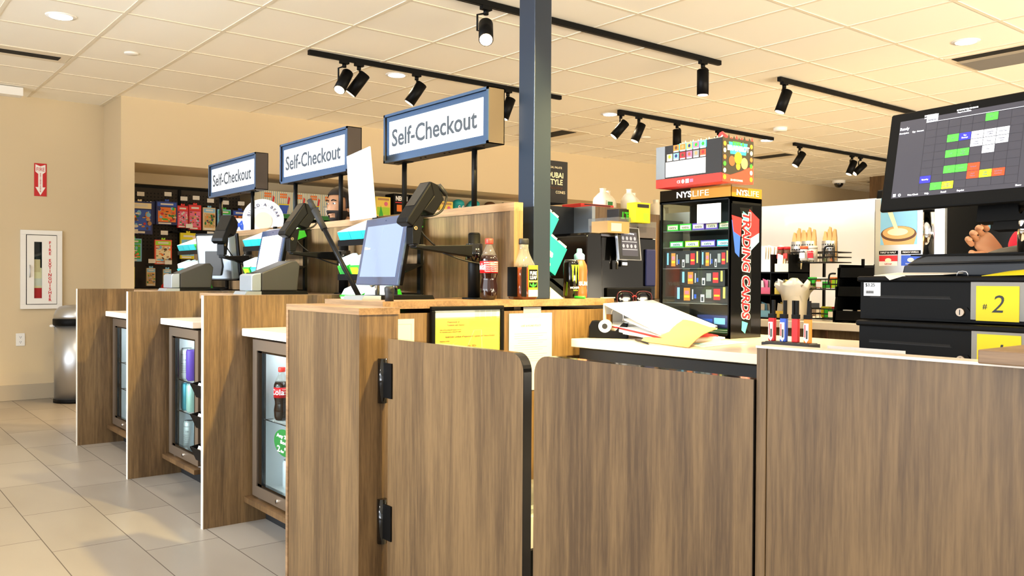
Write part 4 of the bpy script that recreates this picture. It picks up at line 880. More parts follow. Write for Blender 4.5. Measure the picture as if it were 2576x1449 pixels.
# box with keychains on top
t = thing('keychain_box', 'red and black cardboard box on top of the card case', 'cardboard box', (2.965, 2.665, 1.575), FA-3)
w2, h2, d2 = .385, .185, .20
MB().box(0, 0, 0, w2, .002, h2, 'k_dark').box(w2-.002, 0, 0, w2, d2, h2+.0, 'k_dark').box(0, d2-.002, 0, w2, d2, h2*.9, 'k_dark').box(0, 0, 0, .002, d2, h2*.9, 'red').box(0, 0, 0, w2, d2, .003, 'red').build('carton', t)
f = MB(); f.rect(0, 0, w2, .038, -.0006, 'bright_red').rect(.06, .045, .295, .112, -.0008, 'paper').rect(0, .04, .055, h2, -.0005, 'silver')
f.rect(.13, h2-.03, .30, h2, -.0005, 'teal')
tiles = ['yellow', 'orange', 'orange', 'yellow_soft', 'pink', 'light_blue', 'beige', 'light_blue', 'red', 'pink', 'ink_grey', 'coral']
for r_ in range(2):
    for k in range(6):
        if r_ == 0 and k == 0: continue
        x_ = .068+k*.039; z_ = (.152, .116)[r_]
        f.rect(x_, z_, x_+.033, z_+.031, -.0012, tiles[r_*6+k]).rect(x_+.002, z_, x_+.031, z_+.006, -.0016, 'paper').disc(x_+.0165, z_+.019, .008, -.0016, ('green', 'brown', 'tan', 'navy', 'green', 'green', 'lime', 'navy', 'brown', 'coral', 'tan', 'red')[r_*6+k], 14)
for k in range(9): f.rect(.067, .106-k*.0065, .287-(k % 3)*.02, .1068-k*.0065, -.0012, 'ink_light')
f.rect(.18, .010, .20, .028, -.001, 'paper').rect(.205, .012, .225, .026, -.001, 'pink').disc(.165, .019, .009, -.001, 'paper', 16)
f = f.build('front_print', t)
text('CE', .012, 'white', f, .14, -.0012, .013)
s2_ = MB(); W_ = w2+.0006
s2_.add([(W_, 0, 0), (W_, d2, 0), (W_, d2, .08), (W_, .12, .05), (W_, .05, .03), (W_, 0, .035)], [(0, 1, 2, 3, 4, 5)], 'bright_red')
s2_.add([(W_, .05, .12), (W_, .15, .12), (W_, .16, .17), (W_, .04, .17)], [(0, 1, 2, 3)], 'teal')
for yy, zz, rr_, cc in ((.06, .09, .02, 'brown'), (.10, .105, .024, 'lime'), (.14, .085, .022, 'tan'), (.10, .07, .014, 'orange')):
    n = 18; s2_.add([(W_+.0006, yy+rr_*math.cos(2*math.pi*i/n), zz+rr_*1.1*math.sin(2*math.pi*i/n)) for i in range(n)], [tuple(range(n))], cc)
for k in range(6):
    n = 10
    for yy in (.015, .185): s2_.add([(W_+.0006, yy+.009*math.cos(2*math.pi*i/n), .02+k*.028+.010*math.sin(2*math.pi*i/n)) for i in range(n)], [tuple(range(n))], ('lime', 'paper', 'green', 'coral', 'cream', 'orange')[k])
s2_ = s2_.build('side_print', t)
text('STEAL A', .014, 'green', s2_, W_+.0008, .10, .158, rot=(R(90), 0, R(90)), bold=.001); text('BRAINROT', .020, 'white', s2_, W_+.0008, .10, .135, rot=(R(90), 0, R(90)), bold=.0015)
text('3D KEYCHAINS', .008, 'white', s2_, W_+.0008, .09, .006, rot=(R(90), 0, R(90)))
m = MB()
for k in range(12): m.quad([(w2-.001, k*d2/12, h2), (w2-.001, (k+1)*d2/12, h2), (w2-.001, (k+.5)*d2/12, h2+.006+.006*(k % 3))], 'red' if k % 2 else 'k_dark')
for k in range(16): m.quad([(.14+k*.015, 0, h2), (.155+k*.015, 0, h2), (.147+k*.015, 0, h2+.004+.004*(k % 3))], 'beige')
m.build('torn_edge', t)
t = thing('red_packet', 'shiny red packet sticking out of the top of the cardboard box', 'packet', (3.02, 2.44, 1.685), FA)
MB().prism([(0, 0), (.05, .055), (.085, .11), (.10, .115), (.15, .075), (.13, 0)], 0, .006, 'bright_red').prism([(.03, .04), (.10, .10), (.105, .095), (.035, .032)], -.001, 0, 'paper').build('packet', t)
t = thing('plush_wrap', 'crumpled pink red wrap at the right top of the cardboard box', 'packet', (3.07, 2.345, 1.69), 0)
MB().ball((0, 0, .065), (.05, .03, .012), 'red').ball((.05, 0, .063), (.035, .02, .014), 'pink').box(-.02, -.01, 0, .03, .01, .06, 'red').build('wrap', t)
# lighters
t = thing('lighter_tray', 'low black tray holding four lighters', 'tray', (2.70, 1.908, .91), FA)
MB().prism([(-.0, 0), (.195, 0), (.195, .026), (.0, .026)], 0, .075, 'charcoal').build('tray_body', t, bev=.002)
slots = MB()
for k in range(4): slots.prism([(.008+k*.048, .026), (.048+k*.048, .026), (.044+k*.048, .029), (.012+k*.048, .029)], .01, .065, 'printer_grey')
slots.build('slot', t)
for k, (c_, l_) in enumerate((('pink', 'magenta'), ('blue', 'blue'), ('red', 'plain red'), ('orange', 'orange'))):
    t = thing('lighter', '%s long-necked lighter in the black tray' % l_, 'lighter', (2.735, 1.885-k*.049, .9392), FA, 'lighters in the tray')
    MB().box(-.013, -.008, 0, .013, .008, .085, c_ if c_ != 'pink' else 'sign_red').build('body', t, bev=.003); MB().box(-.013, -.008, .085, .013, .008, .10, 'black').build('collar', t)
    MB().box(.0, -.005, .10, .010, .005, .150, 'black').build('neck', t)
    if k == 2: MB().box(-.013, -.005, .10, -.005, .005, .150, 'black').build('neck', t)
    if k != 2: MB().prism([(-.011, .012), (0, .0), (.008, .012), (.008, .07), (-.011, .07)], -.0095, -.0085, 'paper').rect(-.002, .015, .005, .045, -.0097, 'ink').rect(-.008, .02, -.004, .065, -.0097, 'sign_red').build('sticker', t)
tag(MB().box(0, 0, 0, .09, .05, .012, 'paper').build('tag_bundle', loc=(2.62, 1.66, .9105)), 'small bundle of white tags on the counter beside the lighter tray', 'paper')
tag(MB().box(0, 0, 0, .001, .16, .075, 'white_gloss').build('price_strip', loc=(1.58, .80, .9555)), 'strip of paper behind the top of the register wall', 'paper')
# white display board behind the case
t = thing('blank_sign_board', 'blank white card sticking up behind the card case', 'sign', (3.262, 2.56, .91), FB)
MB().prism([(.02, .36), (.30, .40), (.285, .68), (.03, .69)], 0, .006, 'paper').build('board', t); MB().box(.03, .006, 0.0005, .045, .014, .60, 'clear_dim').box(.0, .0, .0005, .09, .06, .006, 'black').build('stand', t)
# ---------------------------------------------------------------- register
def drawer(loc, rz, label, w=.42, h=.105, note='2'):
    t = thing('cash_drawer', label, 'cash drawer', loc, rz, 'stacked black cash drawers')
    MB().box(0, .004, 0, w, .42, h-.014, 'black').build('case', t); MB().box(-.006, -.006, h-.014, w+.006, .424, h, 'black').build('lid', t, bev=.005, seg=3)
    f = MB().box(.004, 0, .006, w-.004, .004, h-.016, 'black').box(.03, -.0005, h-.054, .235, .001, h-.048, 'black_matte').box(.03, -.0012, h-.0545, .238, 0, h-.053, 'charcoal').build('front_panel', t)
    MB().prism([(.245, 0.006), (.285, .006), (.285, .024), (.276, .036), (.254, .036), (.245, .024)], -.003, .0, 'black').build('lock_plate', f)
    MB().cyl((.262, -.003, .024), (.262, -.008, .024), .010, .0095, 'steel_frame', 20).box(.261, -.0085, .018, .263, -.0075, .030, 'ink').build('lock', f)
    n = MB().rect(.285, .008, .405, .098, -.0038, 'tape').box(.298, -.0052, .006, .392, -.0042, .086, 'yellow').build('sticky_note', t)
    text(note, .040, 'ink', n, .345, -.0056, .026, bold=-.0003, shear=.2); text('#', .012, 'ink', n, .318, -.0056, .034)
    return t
D1 = drawer((2.06, 1.165, .957), FA-3, 'lower black cash drawer with the yellow note marked 1', note='1')
D2 = drawer((2.10, 1.185, 1.065), FA-3, 'upper black cash drawer with the yellow note marked 2', h=.108)
pl = MB().box(.012, -.0012, .058, .058, -.0002, .092, 'white_gloss').build('price_label', D2)
text('$3.25', .0085, 'ink', pl, .030, -.0016, .082); m = MB()
for k in range(12): m.rect(.018+k*.0018, .064, .0188+k*.0018+(.0006 if k % 3 else 0), .071, -.0016, 'ink')
m.build('barcode', pl)
t = thing('payment_device_base', 'dark rounded scanner base on top of the cash drawers', 'scanner scale', (2.17, 1.105, 1.1735), FA-4)
MB().prism([(0, 0), (.40, 0), (.40, .035), (.0, .028), (-.004, .01)], 0, .26, 'blueblack').build('base', t, bev=.004)
MB().prism([(0, .028), (.40, .035), (.40, .052), (.06, .056), (.03, .046)], .004, .24, 'printer_grey').build('top_shell', t, bev=.006)
MB().ball((.33, .16, .05), (.20, .12, .035), 'charcoal').build('hump', t)
slab('receipt_paper', [(2.105, 1.15, 1.1755), (2.095, .97, 1.178), (2.165, .95, 1.183), (2.165, 1.12, 1.183)], .0015, 'paper', 'white receipt slips on the top cash drawer', 'paper')
slab('receipt_slip', [(2.10, 1.12, 1.1762), (2.075, 1.092, 1.164), (2.096, 1.062, 1.1762)], .0008, 'paper', 'pointed paper slip hanging over the drawer edge', 'paper')
slab('yellow_note', [(2.10, .885, 1.1745), (2.10, .78, 1.1775), (2.15, .76, 1.195), (2.14, .84, 1.186)], .001, 'yellow', 'yellow note curling on the drawer at the right edge', 'paper')
MB_ = MB().tube([(0, 0, 0), (0, .004, .010), (0, .022, .010), (0, .026, 0)], .0012, 'steel', 6, 2).build('binder_clip', loc=(2.10, .915, 1.1738)); tag(MB_, 'small metal binder clip on the top cash drawer', 'clip')
t = thing('register_screen', 'large black register touch screen with coloured buttons', 'screen', (2.18, 1.165, 1.2255), FA-9)
Tm = Matrix.Translation((0, -.02, .115)) @ Matrix.Rotation(R(-10), 4, 'X')
def at(): m = MB(); m.T = Tm; return m
SW, SH = .44, .262
at().box(0, 0, 0, SW, .014, SH, 'black').build('bezel', t, bev=.006, seg=3)
at().box(.012, .014, .01, SW-.01, .045, SH-.01, 'black').build('back_shell', t, bev=.01)
dsp = at().box(.032, -.0008, .034, SW-.024, .0, SH-.024, 'screen_dark').build('display', t)
keys = at(); x0, z0, cw, ch = .108, .046, .031, .0196
for c in range(9): keys.rect(x0+c*cw-.0003, z0, x0+c*cw+.0003, z0+9*ch, -.0012, 'k_line')
for r_ in range(10): keys.rect(x0, z0+r_*ch-.0003, x0+8*cw, z0+r_*ch+.0003, -.0012, 'k_line')
for c, r_, m_, s_ in ((2, 6, 'k_green', '$20'), (2, 4, 'k_green', '$10'), (3, 4, 'k_green', 'Next Dollar'), (2, 2, 'k_green', '$5'), (3, 2, 'k_green', 'CASH'), (1, 0, 'k_green', '$1'), (5, 8, 'k_green', '$50'), (0, 1, 'k_blue', 'Quantity'), (3, 6, 'k_blue', 'Tax Exempt'), (4, 6, 'k_white', 'Fruit'), (5, 6, 'k_white', 'Lavazza Coffee'), (6, 6, 'k_white', 'Hot Tea'), (4, 5, 'k_white', 'Hot Foods'), (5, 5, 'k_white', 'Pizza'), (6, 5, 'k_white', 'Tenders and Wing'), (5, 4, 'k_white', 'Tie'), (4, 2, 'k_red', 'Refund'), (4, 1, 'k_red', 'Void Ticket'), (6, 1, 'k_red', 'Safedrop Correct'), (5, 1, 'k_lime', 'Safe Drop'), (2, 0, 'k_yellow', 'CARD PAYMENT')):
    keys.rect(x0+c*cw+.0006, z0+r_*ch+.0006, x0+(c+1)*cw-.0006, z0+(r_+1)*ch-.0006, -.0016, m_)
    ww = s_.split(' ') if len(s_) > 8 else [s_]
    for q, wd in enumerate(ww[:2]):
        o = text(wd, .0036, 'k_text' if m_ == 'k_blue' else 'k_ink', dsp, 0, 0, 0); lx, lz = x0+(c+.5)*cw, z0+(r_+.5)*ch-.0018+(.0026 if len(ww) > 1 and q == 0 else (-.0030 if len(ww) > 1 else 0))
        o.location = Tm @ Vector((lx, -.002, lz)); o.rotation_euler = (R(80), 0, 0)
keys.rect(x0, z0+9*ch+.002, x0+.031, z0+9*ch+.021, -.0016, 'k_white').rect(x0, z0+9*ch+.001, SW-.07, z0+9*ch+.0022, -.0016, 'k_white').rect(SW-.06, z0+9*ch+.002, SW-.03, z0+9*ch+.02, -.0016, 'k_white')
for i in range(3):
    for j in range(3): keys.rect(.037+i*.003, .037+j*.003, .0392+i*.003, .0392+j*.003, -.0014, 'k_text')
keys.disc(.056, .041, .004, -.0014, 'k_text', 12).disc(.056, .041, .002, -.0018, 'screen_dark', 10)
keys.build('key_grid', dsp)
for s_, h_, lx, lz in (('Ready', .0075, .048, .213), ('Description', .004, .048, .203), ('Qty', .004, .076, .203), ('Amount', .004, .094, .203), ('SWIPE TAP OR', .0036, .118, .248-.008), ('INSERT CARD', .0036, .118, .234), ('18 RECEIPT(S) PENDING', .0036, .215, .240), ('Report Available', .0036, .208, .2345), ('Price Check', .0042, .095, .037), ('Help', .0042, .133, .037), ('Recall', .0042, .178, .037), ('Reprint', .0042, .222, .037), ('Show', .0042, .36, .037), ('Applegreen', .0036, .1235, .228)):
    o = text(s_, h_, 'k_text' if s_ != 'Applegreen' else 'k_ink', dsp, 0, 0, 0); o.location = Tm @ Vector((lx, -.0024, lz)); o.rotation_euler = (R(80), 0, 0)
at().cyl((SW*.5, -.0006, SH-.012), (SW*.5, 0, SH-.012), .0025, .0025, 'charcoal', 10).build('camera_lens', t)
for xx in (.105, .345): MB().cyl((xx, .035, 0), (xx, .035, .125), .0135, .0135, 'chrome', 20).cyl((xx, .035, .112), (xx, .035, .125), .014, .014, 'black', 16).build('stand_tube', t)
MB().box(.08, -.0, -.001, .37, .07, .003, 'black').build('stand_foot', t)
t2 = at().box(.24, .045, -.03, .36, .08, .02, 'black').box(.28, .05, -.05, .36, .075, -.03, 'black').build('scanner_head', t)
def rescale(t, k, z=None):
    """seat a thing farther or nearer on the counter it stands on, with its size to match"""
    l = t.location; t.location = (l.x*k, l.y*k, (l.z-1.16)*k+1.16 if z is None else z); t.scale = (k, k, k); return t
# ================================================================ merchandise niche at the back
t = thing('pegboard', 'dark perforated pegboard with hooks in the wall niche', 'pegboard', (2.30, 9.33, 0), 0)
MB().box(0, 0, 0, 1.31, .02, 2.08, 'charcoal').box(0, -.01, 2.08, 1.31, .02, 2.10, 'black').build('board', t)
mat('peg', '#3b3329', .7)
t.children[0].data.materials[0] = MATS['peg']
m = MB()
for i in range(35):
    for j in range(17):
        x_, z_ = .08+i*.036, 1.45+j*.036
        if z_ < 2.06: m.quad([(x_-.006, -.0008, z_-.006), (x_+.006, -.0008, z_-.006), (x_+.006, -.0008, z_+.006), (x_-.006, -.0008, z_+.006)], 'black_matte')
o = m.build('peg_hole', t); o['kind'] = 'stuff'
for k in range(2): MB().box(.02+k*.62, -.015, 0, .05+k*.62, 0, 2.08, 'black').build('upright', t)
for x0_, z0_, nm in ((.55, 1.64, 0), (0.0, 1.05, 1)):
    MB().box(x0_, -.12, z0_-.015, 1.30, 0, z0_, 'black').build('shelf', t)
ART = {}
def pack(x, z, w, h, kind, label, group, y=9.12, dz=.0):
    t = thing('hanging_pack', label, 'hanging toy pack', (x, y, z), 0, group)
    base, win, acc, top = kind
    m = MB().box(-w/2, 0, -h, w/2, .03, 0, base).box(-.02, 0, 0, .02, .006, .02, top)
    m.build('card', t, bev=.002)
    r_ = random.Random(int(x*1000+z*77))
    a = MB().rect(-w*.42, -h*.88, w*.42, -h*.26, -.001, win).rect(-w*.45, -h*.22, w*.45, -h*.05, -.001, top)
    for q in range(34):
        cx_, cz_, s_ = r_.uniform(-w*.38, w*.38), r_.uniform(-h*.84, -h*.3), r_.uniform(w*.03, w*.10)
        cc = r_.choice([acc, acc, 'orange', 'green_dark', 'paper', 'brown', 'kraft', 'light_blue', 'navy', 'tan', 'beige', 'red'])
        if q % 3: a.disc(cx_, cz_, s_, -.0014-.0002*q, cc, 7, s_*r_.uniform(.6, 1.6))
        else: a.rect(cx_-s_, cz_-s_*.4, cx_+s_, cz_+s_*.4, -.0014-.0002*q, cc)
    a.rect(-w*.3, -h*.16, w*.3, -h*.09, -.0014, 'paper').rect(-w*.4, -h*.97, w*.2, -h*.91, -.0014, 'paper')
    a.build('print', t)
    MB().tube([(0, .006, .012), (0, .2, .03)], .003, 'wire', 6, 1).tube([(0, .2, .03), (0, .0, .012), (0, -.03, .05)], .003, 'wire', 6, 1).build('hook', t)
    tg = MB().box(-.035, -.034, .05, .035, -.032, .092, 'paper').build('price_tag', t); 
    return t
BK = dict(blue=('navy', 'orange', 'green', 'blue'), red=('red', 'pink', 'paper', 'bright_red'), clear=('beige', 'kraft', 'green', 'light_blue'), green=('light_blue', 'green', 'orange', 'green'), night=('navy', 'blue', 'light_blue', 'cream'), pinkb=('coral', 'cream', 'light_blue', 'lime'), yel=('yellow', 'light_blue', 'teal', 'yellow'))
G_ = 'toy packs hanging in the wall niche'
# (x, z top, w, h, look, words)
for x, z, w, h, kd, l in ((2.50, 1.92, .25, .33, 'night', 'dark blue activity set with light blue figure, top left hook of the niche'),
 (2.765, 1.935, .21, .24, 'blue', 'rounded blue pack, second from the left on the top row of the niche'),
 (2.925, 1.90, .11, .23, 'red', 'clear pack with red base, left of the red header pack'),
 (3.05, 1.915, .13, .26, 'red', 'pack with a red header card in the middle of the top row'),
 (3.20, 1.895, .13, .24, 'clear', 'clear pack with green toy inside, behind the farthest terminal'),
 (3.36, 1.885, .14, .235, 'green', 'green topped figure pack left of the farthest sign post'),
 (3.53, 1.885, .16, .24, 'blue', 'blue rounded pack right of the farthest sign post')):
    pack(x, z, w, h, BK[kd], l, G_)
for x, z, w, h, kd, l in ((2.44, 1.545, .16, .23, 'green', 'green topped pack, left on the second row of the niche'),
 (2.73, 1.54, .17, .25, 'pinkb', 'coral notebook pack with yellow header on the second row'),
 (2.98, 1.62, .16, .27, 'yel', 'dark pack with yellow header behind the farthest gum rack'),
 (3.2, 1.55, .15, .25, 'clear', 'clear pack on the second row, behind the farthest terminal arm'),
 (2.40, 1.26, .11, .2, 'yel', 'yellow topped pack at the bottom left of the niche'),
 (2.61, 1.25, .085, .18, 'clear', 'small clear bottle pack on the bottom row of the niche'),
 (2.77, 1.24, .08, .18, 'clear', 'small clear pack beside the farthest printer')):
    pack(x, z, w, h, BK[kd], l, G_)
for x, z, w, h, l in ((2.72, 1.93, .20, .23, 'pack hanging behind the rounded blue one'), (3.50, 1.875, .15, .23, 'pack hanging behind the blue one right of the sign post')):
    for q in range(3):
        t = thing('hanging_pack', 'dark blue '+l, 'hanging toy pack', (x-.022*q-.01, 9.155+q*.035, z), 0, 'spare packs on the same hooks')
        MB().box(-w/2, 0, -h, w/2, .02, 0, 'navy').box(-w/2-.001, -.001, -h, -w/2+.012, .0, 0, 'paper').build('card', t, bev=.003)
t = thing('red_ball', 'red rounded toy low in the niche behind the farthest divider', 'toy', (2.72, 8.93, 1.0), 0); MB().ball((0, 0, .055), (.07, .07, .055), 'bright_red').build('shell', t)
tag(MB().box(0, 0, 0, 1.2, .30, 1.0, 'black').build('low_display', loc=(2.33, 8.74, 0)), 'low black display plinth along the niche floor', 'display base')
# shelf unit with boxed games and plush toys
t = thing('toy_shelf', 'long dark shelf unit with a green edge in the middle of the niche', 'shelf', (3.64, 8.80, 0), 0)
MB().box(0, .50, 0, 3.9, .53, 1.9, 'black').box(0, 0, 0, 3.9, .5, .1, 'black').box(0, 0, 1.82, 1.3, .5, 1.84, 'black').box(1.3, 0, 1.73, 3.9, .5, 1.75, 'black').box(0, 0, 1.40, 3.9, .5, 1.42, 'black').build('rack', t)
MB().box(0, -.015, 1.80, 1.3, 0, 1.845, 'green_dark').build('shelf_edge', t); MB().box(.55, -.019, 1.803, .63, -.015, 1.842, 'paper').build('price_tag', t)
mat('stripe_blue', '#7ba6b8', .6)
for k in range(7):
    t = thing('striped_game_box', 'striped game box with a toilet picture, number %s from the left on the niche shelf' % ('one', 'two', 'three', 'four', 'five', 'six', 'seven')[k], 'game box', (3.645+k*.176, 8.83, 1.842), 0, 'striped game boxes in a row')
    m = MB().box(0, 0, 0, .172, .2, .245, 'cream')
    for i in range(8): m.rect(.005+i*.0215, 0, .013+i*.0215, .245, -.001, 'stripe_blue')
    m.build('box', t)
    a = MB(); c_ = 'white' if k % 2 == 0 else 'blue'; f = .6
    a.prism([(.05*f, .17*f), (.22*f, .17*f), (.20*f, .07*f), (.18*f, .01), (.09*f, .01), (.07*f, .07*f)], -.006, -.001, c_).box(.03*f, -.008, .17*f, .23*f, -.001, .19*f, 'silver' if k % 2 == 0 else 'yellow').prism([(.20*f, .19*f), (.23*f, .19*f), (.25*f, .30*f), (.22*f, .33*f)], -.005, -.001, 'red')
    a.build('picture', t)
    a = MB()
    for q in range(8): a.disc(.045+(q % 4)*.020, .215-(q//4)*.028, .010, -.0025, 'orange', 8, .013)
    a.build('orange_title', t)
for x, l in ((5.04, 'yellow green boxed set left of the neon box'), (5.93, 'yellow green boxed set behind the nearest terminal')):
    t = thing('garden_box', l, 'toy box', (x, 8.84, 1.752), 0, 'yellow green boxed sets'); MB().box(0, 0, 0, .19, .2, .36, 'yellow_soft').rect(.01, .15, .18, .24, -.001, 'lime').build('box', t)
    MB().disc(.13, .28, .025, -.0016, 'pink').rect(.02, .32, .17, .345, -.0015, 'tan').quad([(.03, -.0018, .12), (.10, -.0018, .12), (.06, -.0018, .26)], 'green').build('picture', t)
t = thing('neon_box', 'black box with NEON lettering and yellow panels', 'toy box', (5.27, 8.83, 1.752), 0)
MB().box(0, 0, 0, .21, .2, .41, 'black').rect(.04, .20, .17, .28, -.001, 'orange').disc(.11, .11, .05, -.001, 'yellow', 14).build('box', t); text('NEON', .05, 'white', t, .105, -.002, .33, bold=.004, maxw=.16); MB().rect(.02, .30, .19, .312, -.0016, 'red').build('band', t)
t = thing('glow_dog_box', 'black box with a bright yellow toy, right of the neon box', 'toy box', (5.50, 8.83, 1.752), 0)
MB().box(0, 0, 0, .30, .2, .41, 'black').build('box', t); MB().disc(.13, .16, .09, -.001, 'lime', 20).disc(.13, .14, .04, -.0016, 'green_dark', 14).disc(.07, .28, .045, -.0014, 'lime', 14).disc(.19, .28, .045, -.0014, 'lime', 14).build('picture', t)
text('IN THE DARK DOG TOYS', .018, 'pink', t, .15, -.002, .365, maxw=.25)
def plush(x, z, c1, c2, label, ears=None, y=8.95):
    t = thing('plush_toy', label, 'plush toy', (x, y, z), 0, 'plush toys on the niche shelf')
    MB().ball((0, 0, .14), (.10, .09, .15), c1).ball((0, -.01, .30), (.10, .09, .10), c1).build('body', t)
    if ears: MB().ball((-.085, 0, .37), (.045, .02, .045), ears).ball((.085, 0, .37), (.045, .02, .045), ears).build('ears', t)
    e = MB()
    for s_ in (-1, 1): e.ball((s_*.03, -.097, .31), (.018, .008, .02), 'white').ball((s_*.03, -.105, .31), (.008, .004, .009), 'ink')
    e.build('eyes', t)
    if c2: MB().ball((0, -.03, .36), (.08, .07, .05), c2).build('hat', t)
    return t
P_ = [plush(6.26, 1.75, 'teal', 'teal', 'round teal plush toy seen from behind'), plush(6.50, 1.755, 'teal_light', 'teal', 'pale teal plush toy facing out with small eyes'),
plush(6.76, 1.75, 'beige', 'brown', 'tan faced plush toy with brown top right of the sign post'), plush(7.08, 1.75, 'beige', 'red', 'tan faced plush toy with a red hat at the panel end', ears='black')]
t = thing('candy_case', 'low display of small packets beneath the striped boxes', 'display box', (4.15, 8.83, 1.422), 0)
MB().box(0, 0, 0, .55, .25, .33, 'lime').rect(.03, .05, .52, .26, -.001, 'green_dark').build('box', t); a = MB()
for k in range(5): a.rect(.05+k*.095, .08+(k % 2)*.03, .12+k*.095, .2+(k % 2)*.02, -.002, ('yellow', 'red', 'orange', 'green', 'yellow')[k])
a.build('packets', t)
# tall chocolate carton and wood cabinet right of the column
t = thing('wood_cabinet', 'tall wood cabinet behind the column with cartons on top', 'cabinet', (3.66, 4.42, 1.005), 0)
MB().box(.0, .0, 0, .66, .5, .655, 'blueblack').box(.42, -.18, 0, .45, 0, .655, 'silver').box(.45, -.18, 0, .93, .5, .655, 'oak').build('carcass', t)
t = thing('cone_carton', 'tall dark brown carton reading DUBAI STYLE CONES', 'carton', (3.50, 4.24, 1.66), 0)
MB().box(.10, 0, -.0, .355, .16, .275, 'k_dark').build('box', t, bev=.002)
text('REGAL PALATE', .013, 'cream', t, .24, -.002, .225, 'CENTER'); text('DUBAI', .034, 'cream', t, .245, -.002, .165, bold=.001); text('STYLE', .034, 'cream', t, .245, -.002, .12, bold=.001); text('chocolate', .022, 'brown', t, .245, -.002, .09, shear=.3); text('CONES', .018, 'cream', t, .29, -.002, .062)
for x, y, z, w, h, d, c, l, s_ in ((4.22, 4.5, 1.66, .33, .045, .2, 'bright_red', 'flat red carton on the wood cabinet', ''), (4.42, 4.32, 1.57, .17, .095, .12, 'green_dark', 'black carton with upside green letters BELT', 'BELT'), (4.60, 4.34, 1.57, .08, .10, .1, 'lime', 'small yellow green carton beside the black one', ''), (4.52, 4.25, 1.568, .15, .145, .09, 'yellow', 'bright yellow green tea carton above the coffee machine', '')):
    t = thing('carton', l, 'carton', (x, y, z), 0, 'small cartons above the coffee machine'); MB().box(0, 0, 0, w, d, h, c if c != 'green_dark' else 'k_dark').rect(w*.1, h*.75, w*.9, h*.92, -.001, 'k_dark').rect(w*.5, h*.1, w*.9, h*.5, -.001, 'lime' if c == 'yellow' else c).build('box', t, bev=.002)
    if s_:
        o = text(s_, .045, 'green', t, w/2, -.002, h*.75, bold=.003, rot=(R(90), R(180), 0), maxw=.13)
    if x > 4.3: rescale(t, .885)
# coffee machine
t = thing('coffee_machine', 'glossy black coffee machine with a tilted touch tablet', 'coffee machine', (4.09, 4.30, 1.005), 0)
MB().prism([(0, .03), (0, .48), (.03, .50), (.14, .50), (.16, .03)], 0, .4, 'black_gloss').box(.16, .02, .03, .72, .4, .48, 'black_gloss').box(.2, 0, .03, .66, .02, .12, 'black').box(.60, .0, .13, .7, .02, .40, 'navy').build('body', t, bev=.008)
for x_ in (.06, .35, .5, .66): MB().cyl((x_, .04, 0), (x_, .04, .03), .012, .012, 'steel', 12).build('foot', t)
MB().box(.30, .0, .48, .50, .3, .62, 'clear_dim').box(.51, 0, .48, .70, .3, .60, 'clear_dim').build('bean_hopper', t); MB().box(.305, .005, .48, .495, .29, .57, 'brown').box(.515, .005, .48, .695, .29, .56, 'brown').build('coffee_beans', t)
MB().cyl((.285, -.01, .25), (.285, -.01, .36), .010, .010, 'chrome', 14).build('spout', t); MB().box(.33, -.006, .27, .40, 0, .31, 'charcoal').rect(.34, .28, .39, .30, -.008, 'screen_white').build('coin_slot', t)
tb = MB(); tb.box(0, 0, 0, .27, .02, .235, 'steel').box(.006, -.002, .006, .255, 0, .229, 'black_gloss').box(.04, -.003, .03, .23, -.002, .20, 'screen_dark')
mat('menu_glow', '#9aa0ac', .4, emis='#8a909c', es=.5)
for r_ in range(2):
    for k in range(4): tb.disc(.06+k*.047, .155-r_*.055, .014, -.0036, 'menu_glow', 12)
    tb.rect(.045, .128-r_*.055, .225, .134-r_*.055, -.0036, 'menu_glow')
tb = tb.build('tablet', t, loc=(.255, -.06, .315), rot=(R(-6), 0, R(8)), bev=.002)
text('Select Your Beverage', .010, 'k_text', tb, .135, -.004, .185)
rescale(t, .885, 1.0045)
t = thing('open_carton', 'open kraft carton on the coffee machine under the small boxes', 'carton', (3.735, 3.745, 1.4475), 0)
MB().box(0, 0, 0, .19, .14, .072, 'kraft').rect(.03, .01, .12, .06, -.001, 'paper').build('box', t)
# milk jugs standing on a high cabinet
t = thing('jug_cabinet', 'dark cabinet top carrying the empty milk jugs', 'cabinet', (4.82, 4.88, 1.005), 0)
MB().box(0, 0, 0, .66, .33, .70, 'oak').build('carcass', t); 
for k, (x, y, z, l) in enumerate(((4.93, 5.0, 1.705, 'empty milk jug with a green label, leftmost of the jugs'), (5.10, 5.12, 1.705, 'second empty milk jug from the left'), (5.235, 5.0, 1.72, 'tallest looking empty milk jug in the middle'), (5.385, 5.1, 1.705, 'fourth empty milk jug from the left'), (5.62, 5.05, 1.66, 'rightmost milk jug, partly behind the card case'))):
    t = thing('milk_jug', l, 'milk jug', (x, y, z), 20*k, 'empty milk jugs')
    MB().lathe([(.06, 0), (.068, .008), (.07, .09), (.064, .115), (.035, .15), (.022, .16), (.022, .185), (.024, .187), (.024, .192), (.02, .192)], 'milk', n=28, sq=.6).build('body', t)
    MB().tube([(.02, 0, .155), (.06, 0, .15), (.075, 0, .12), (.066, 0, .085)], .011, 'milk', 8, 3).build('handle', t)
    if k == 0: MB().box(-.03, -.082, .03, .035, -.079, .09, 'paper').box(-.025, -.083, .05, .03, -.082, .08, 'green_dark').build('label_print', t)
tag(MB().box(0, 0, 0, .03, .03, .655, 'charcoal').box(-0, 0, .0, .25, .35, .655, 'charcoal').build('brew_cabinet', loc=(5.49, 4.85, 1.005)), 'dark box carrying the rightmost milk jug, behind the card case', 'cabinet')
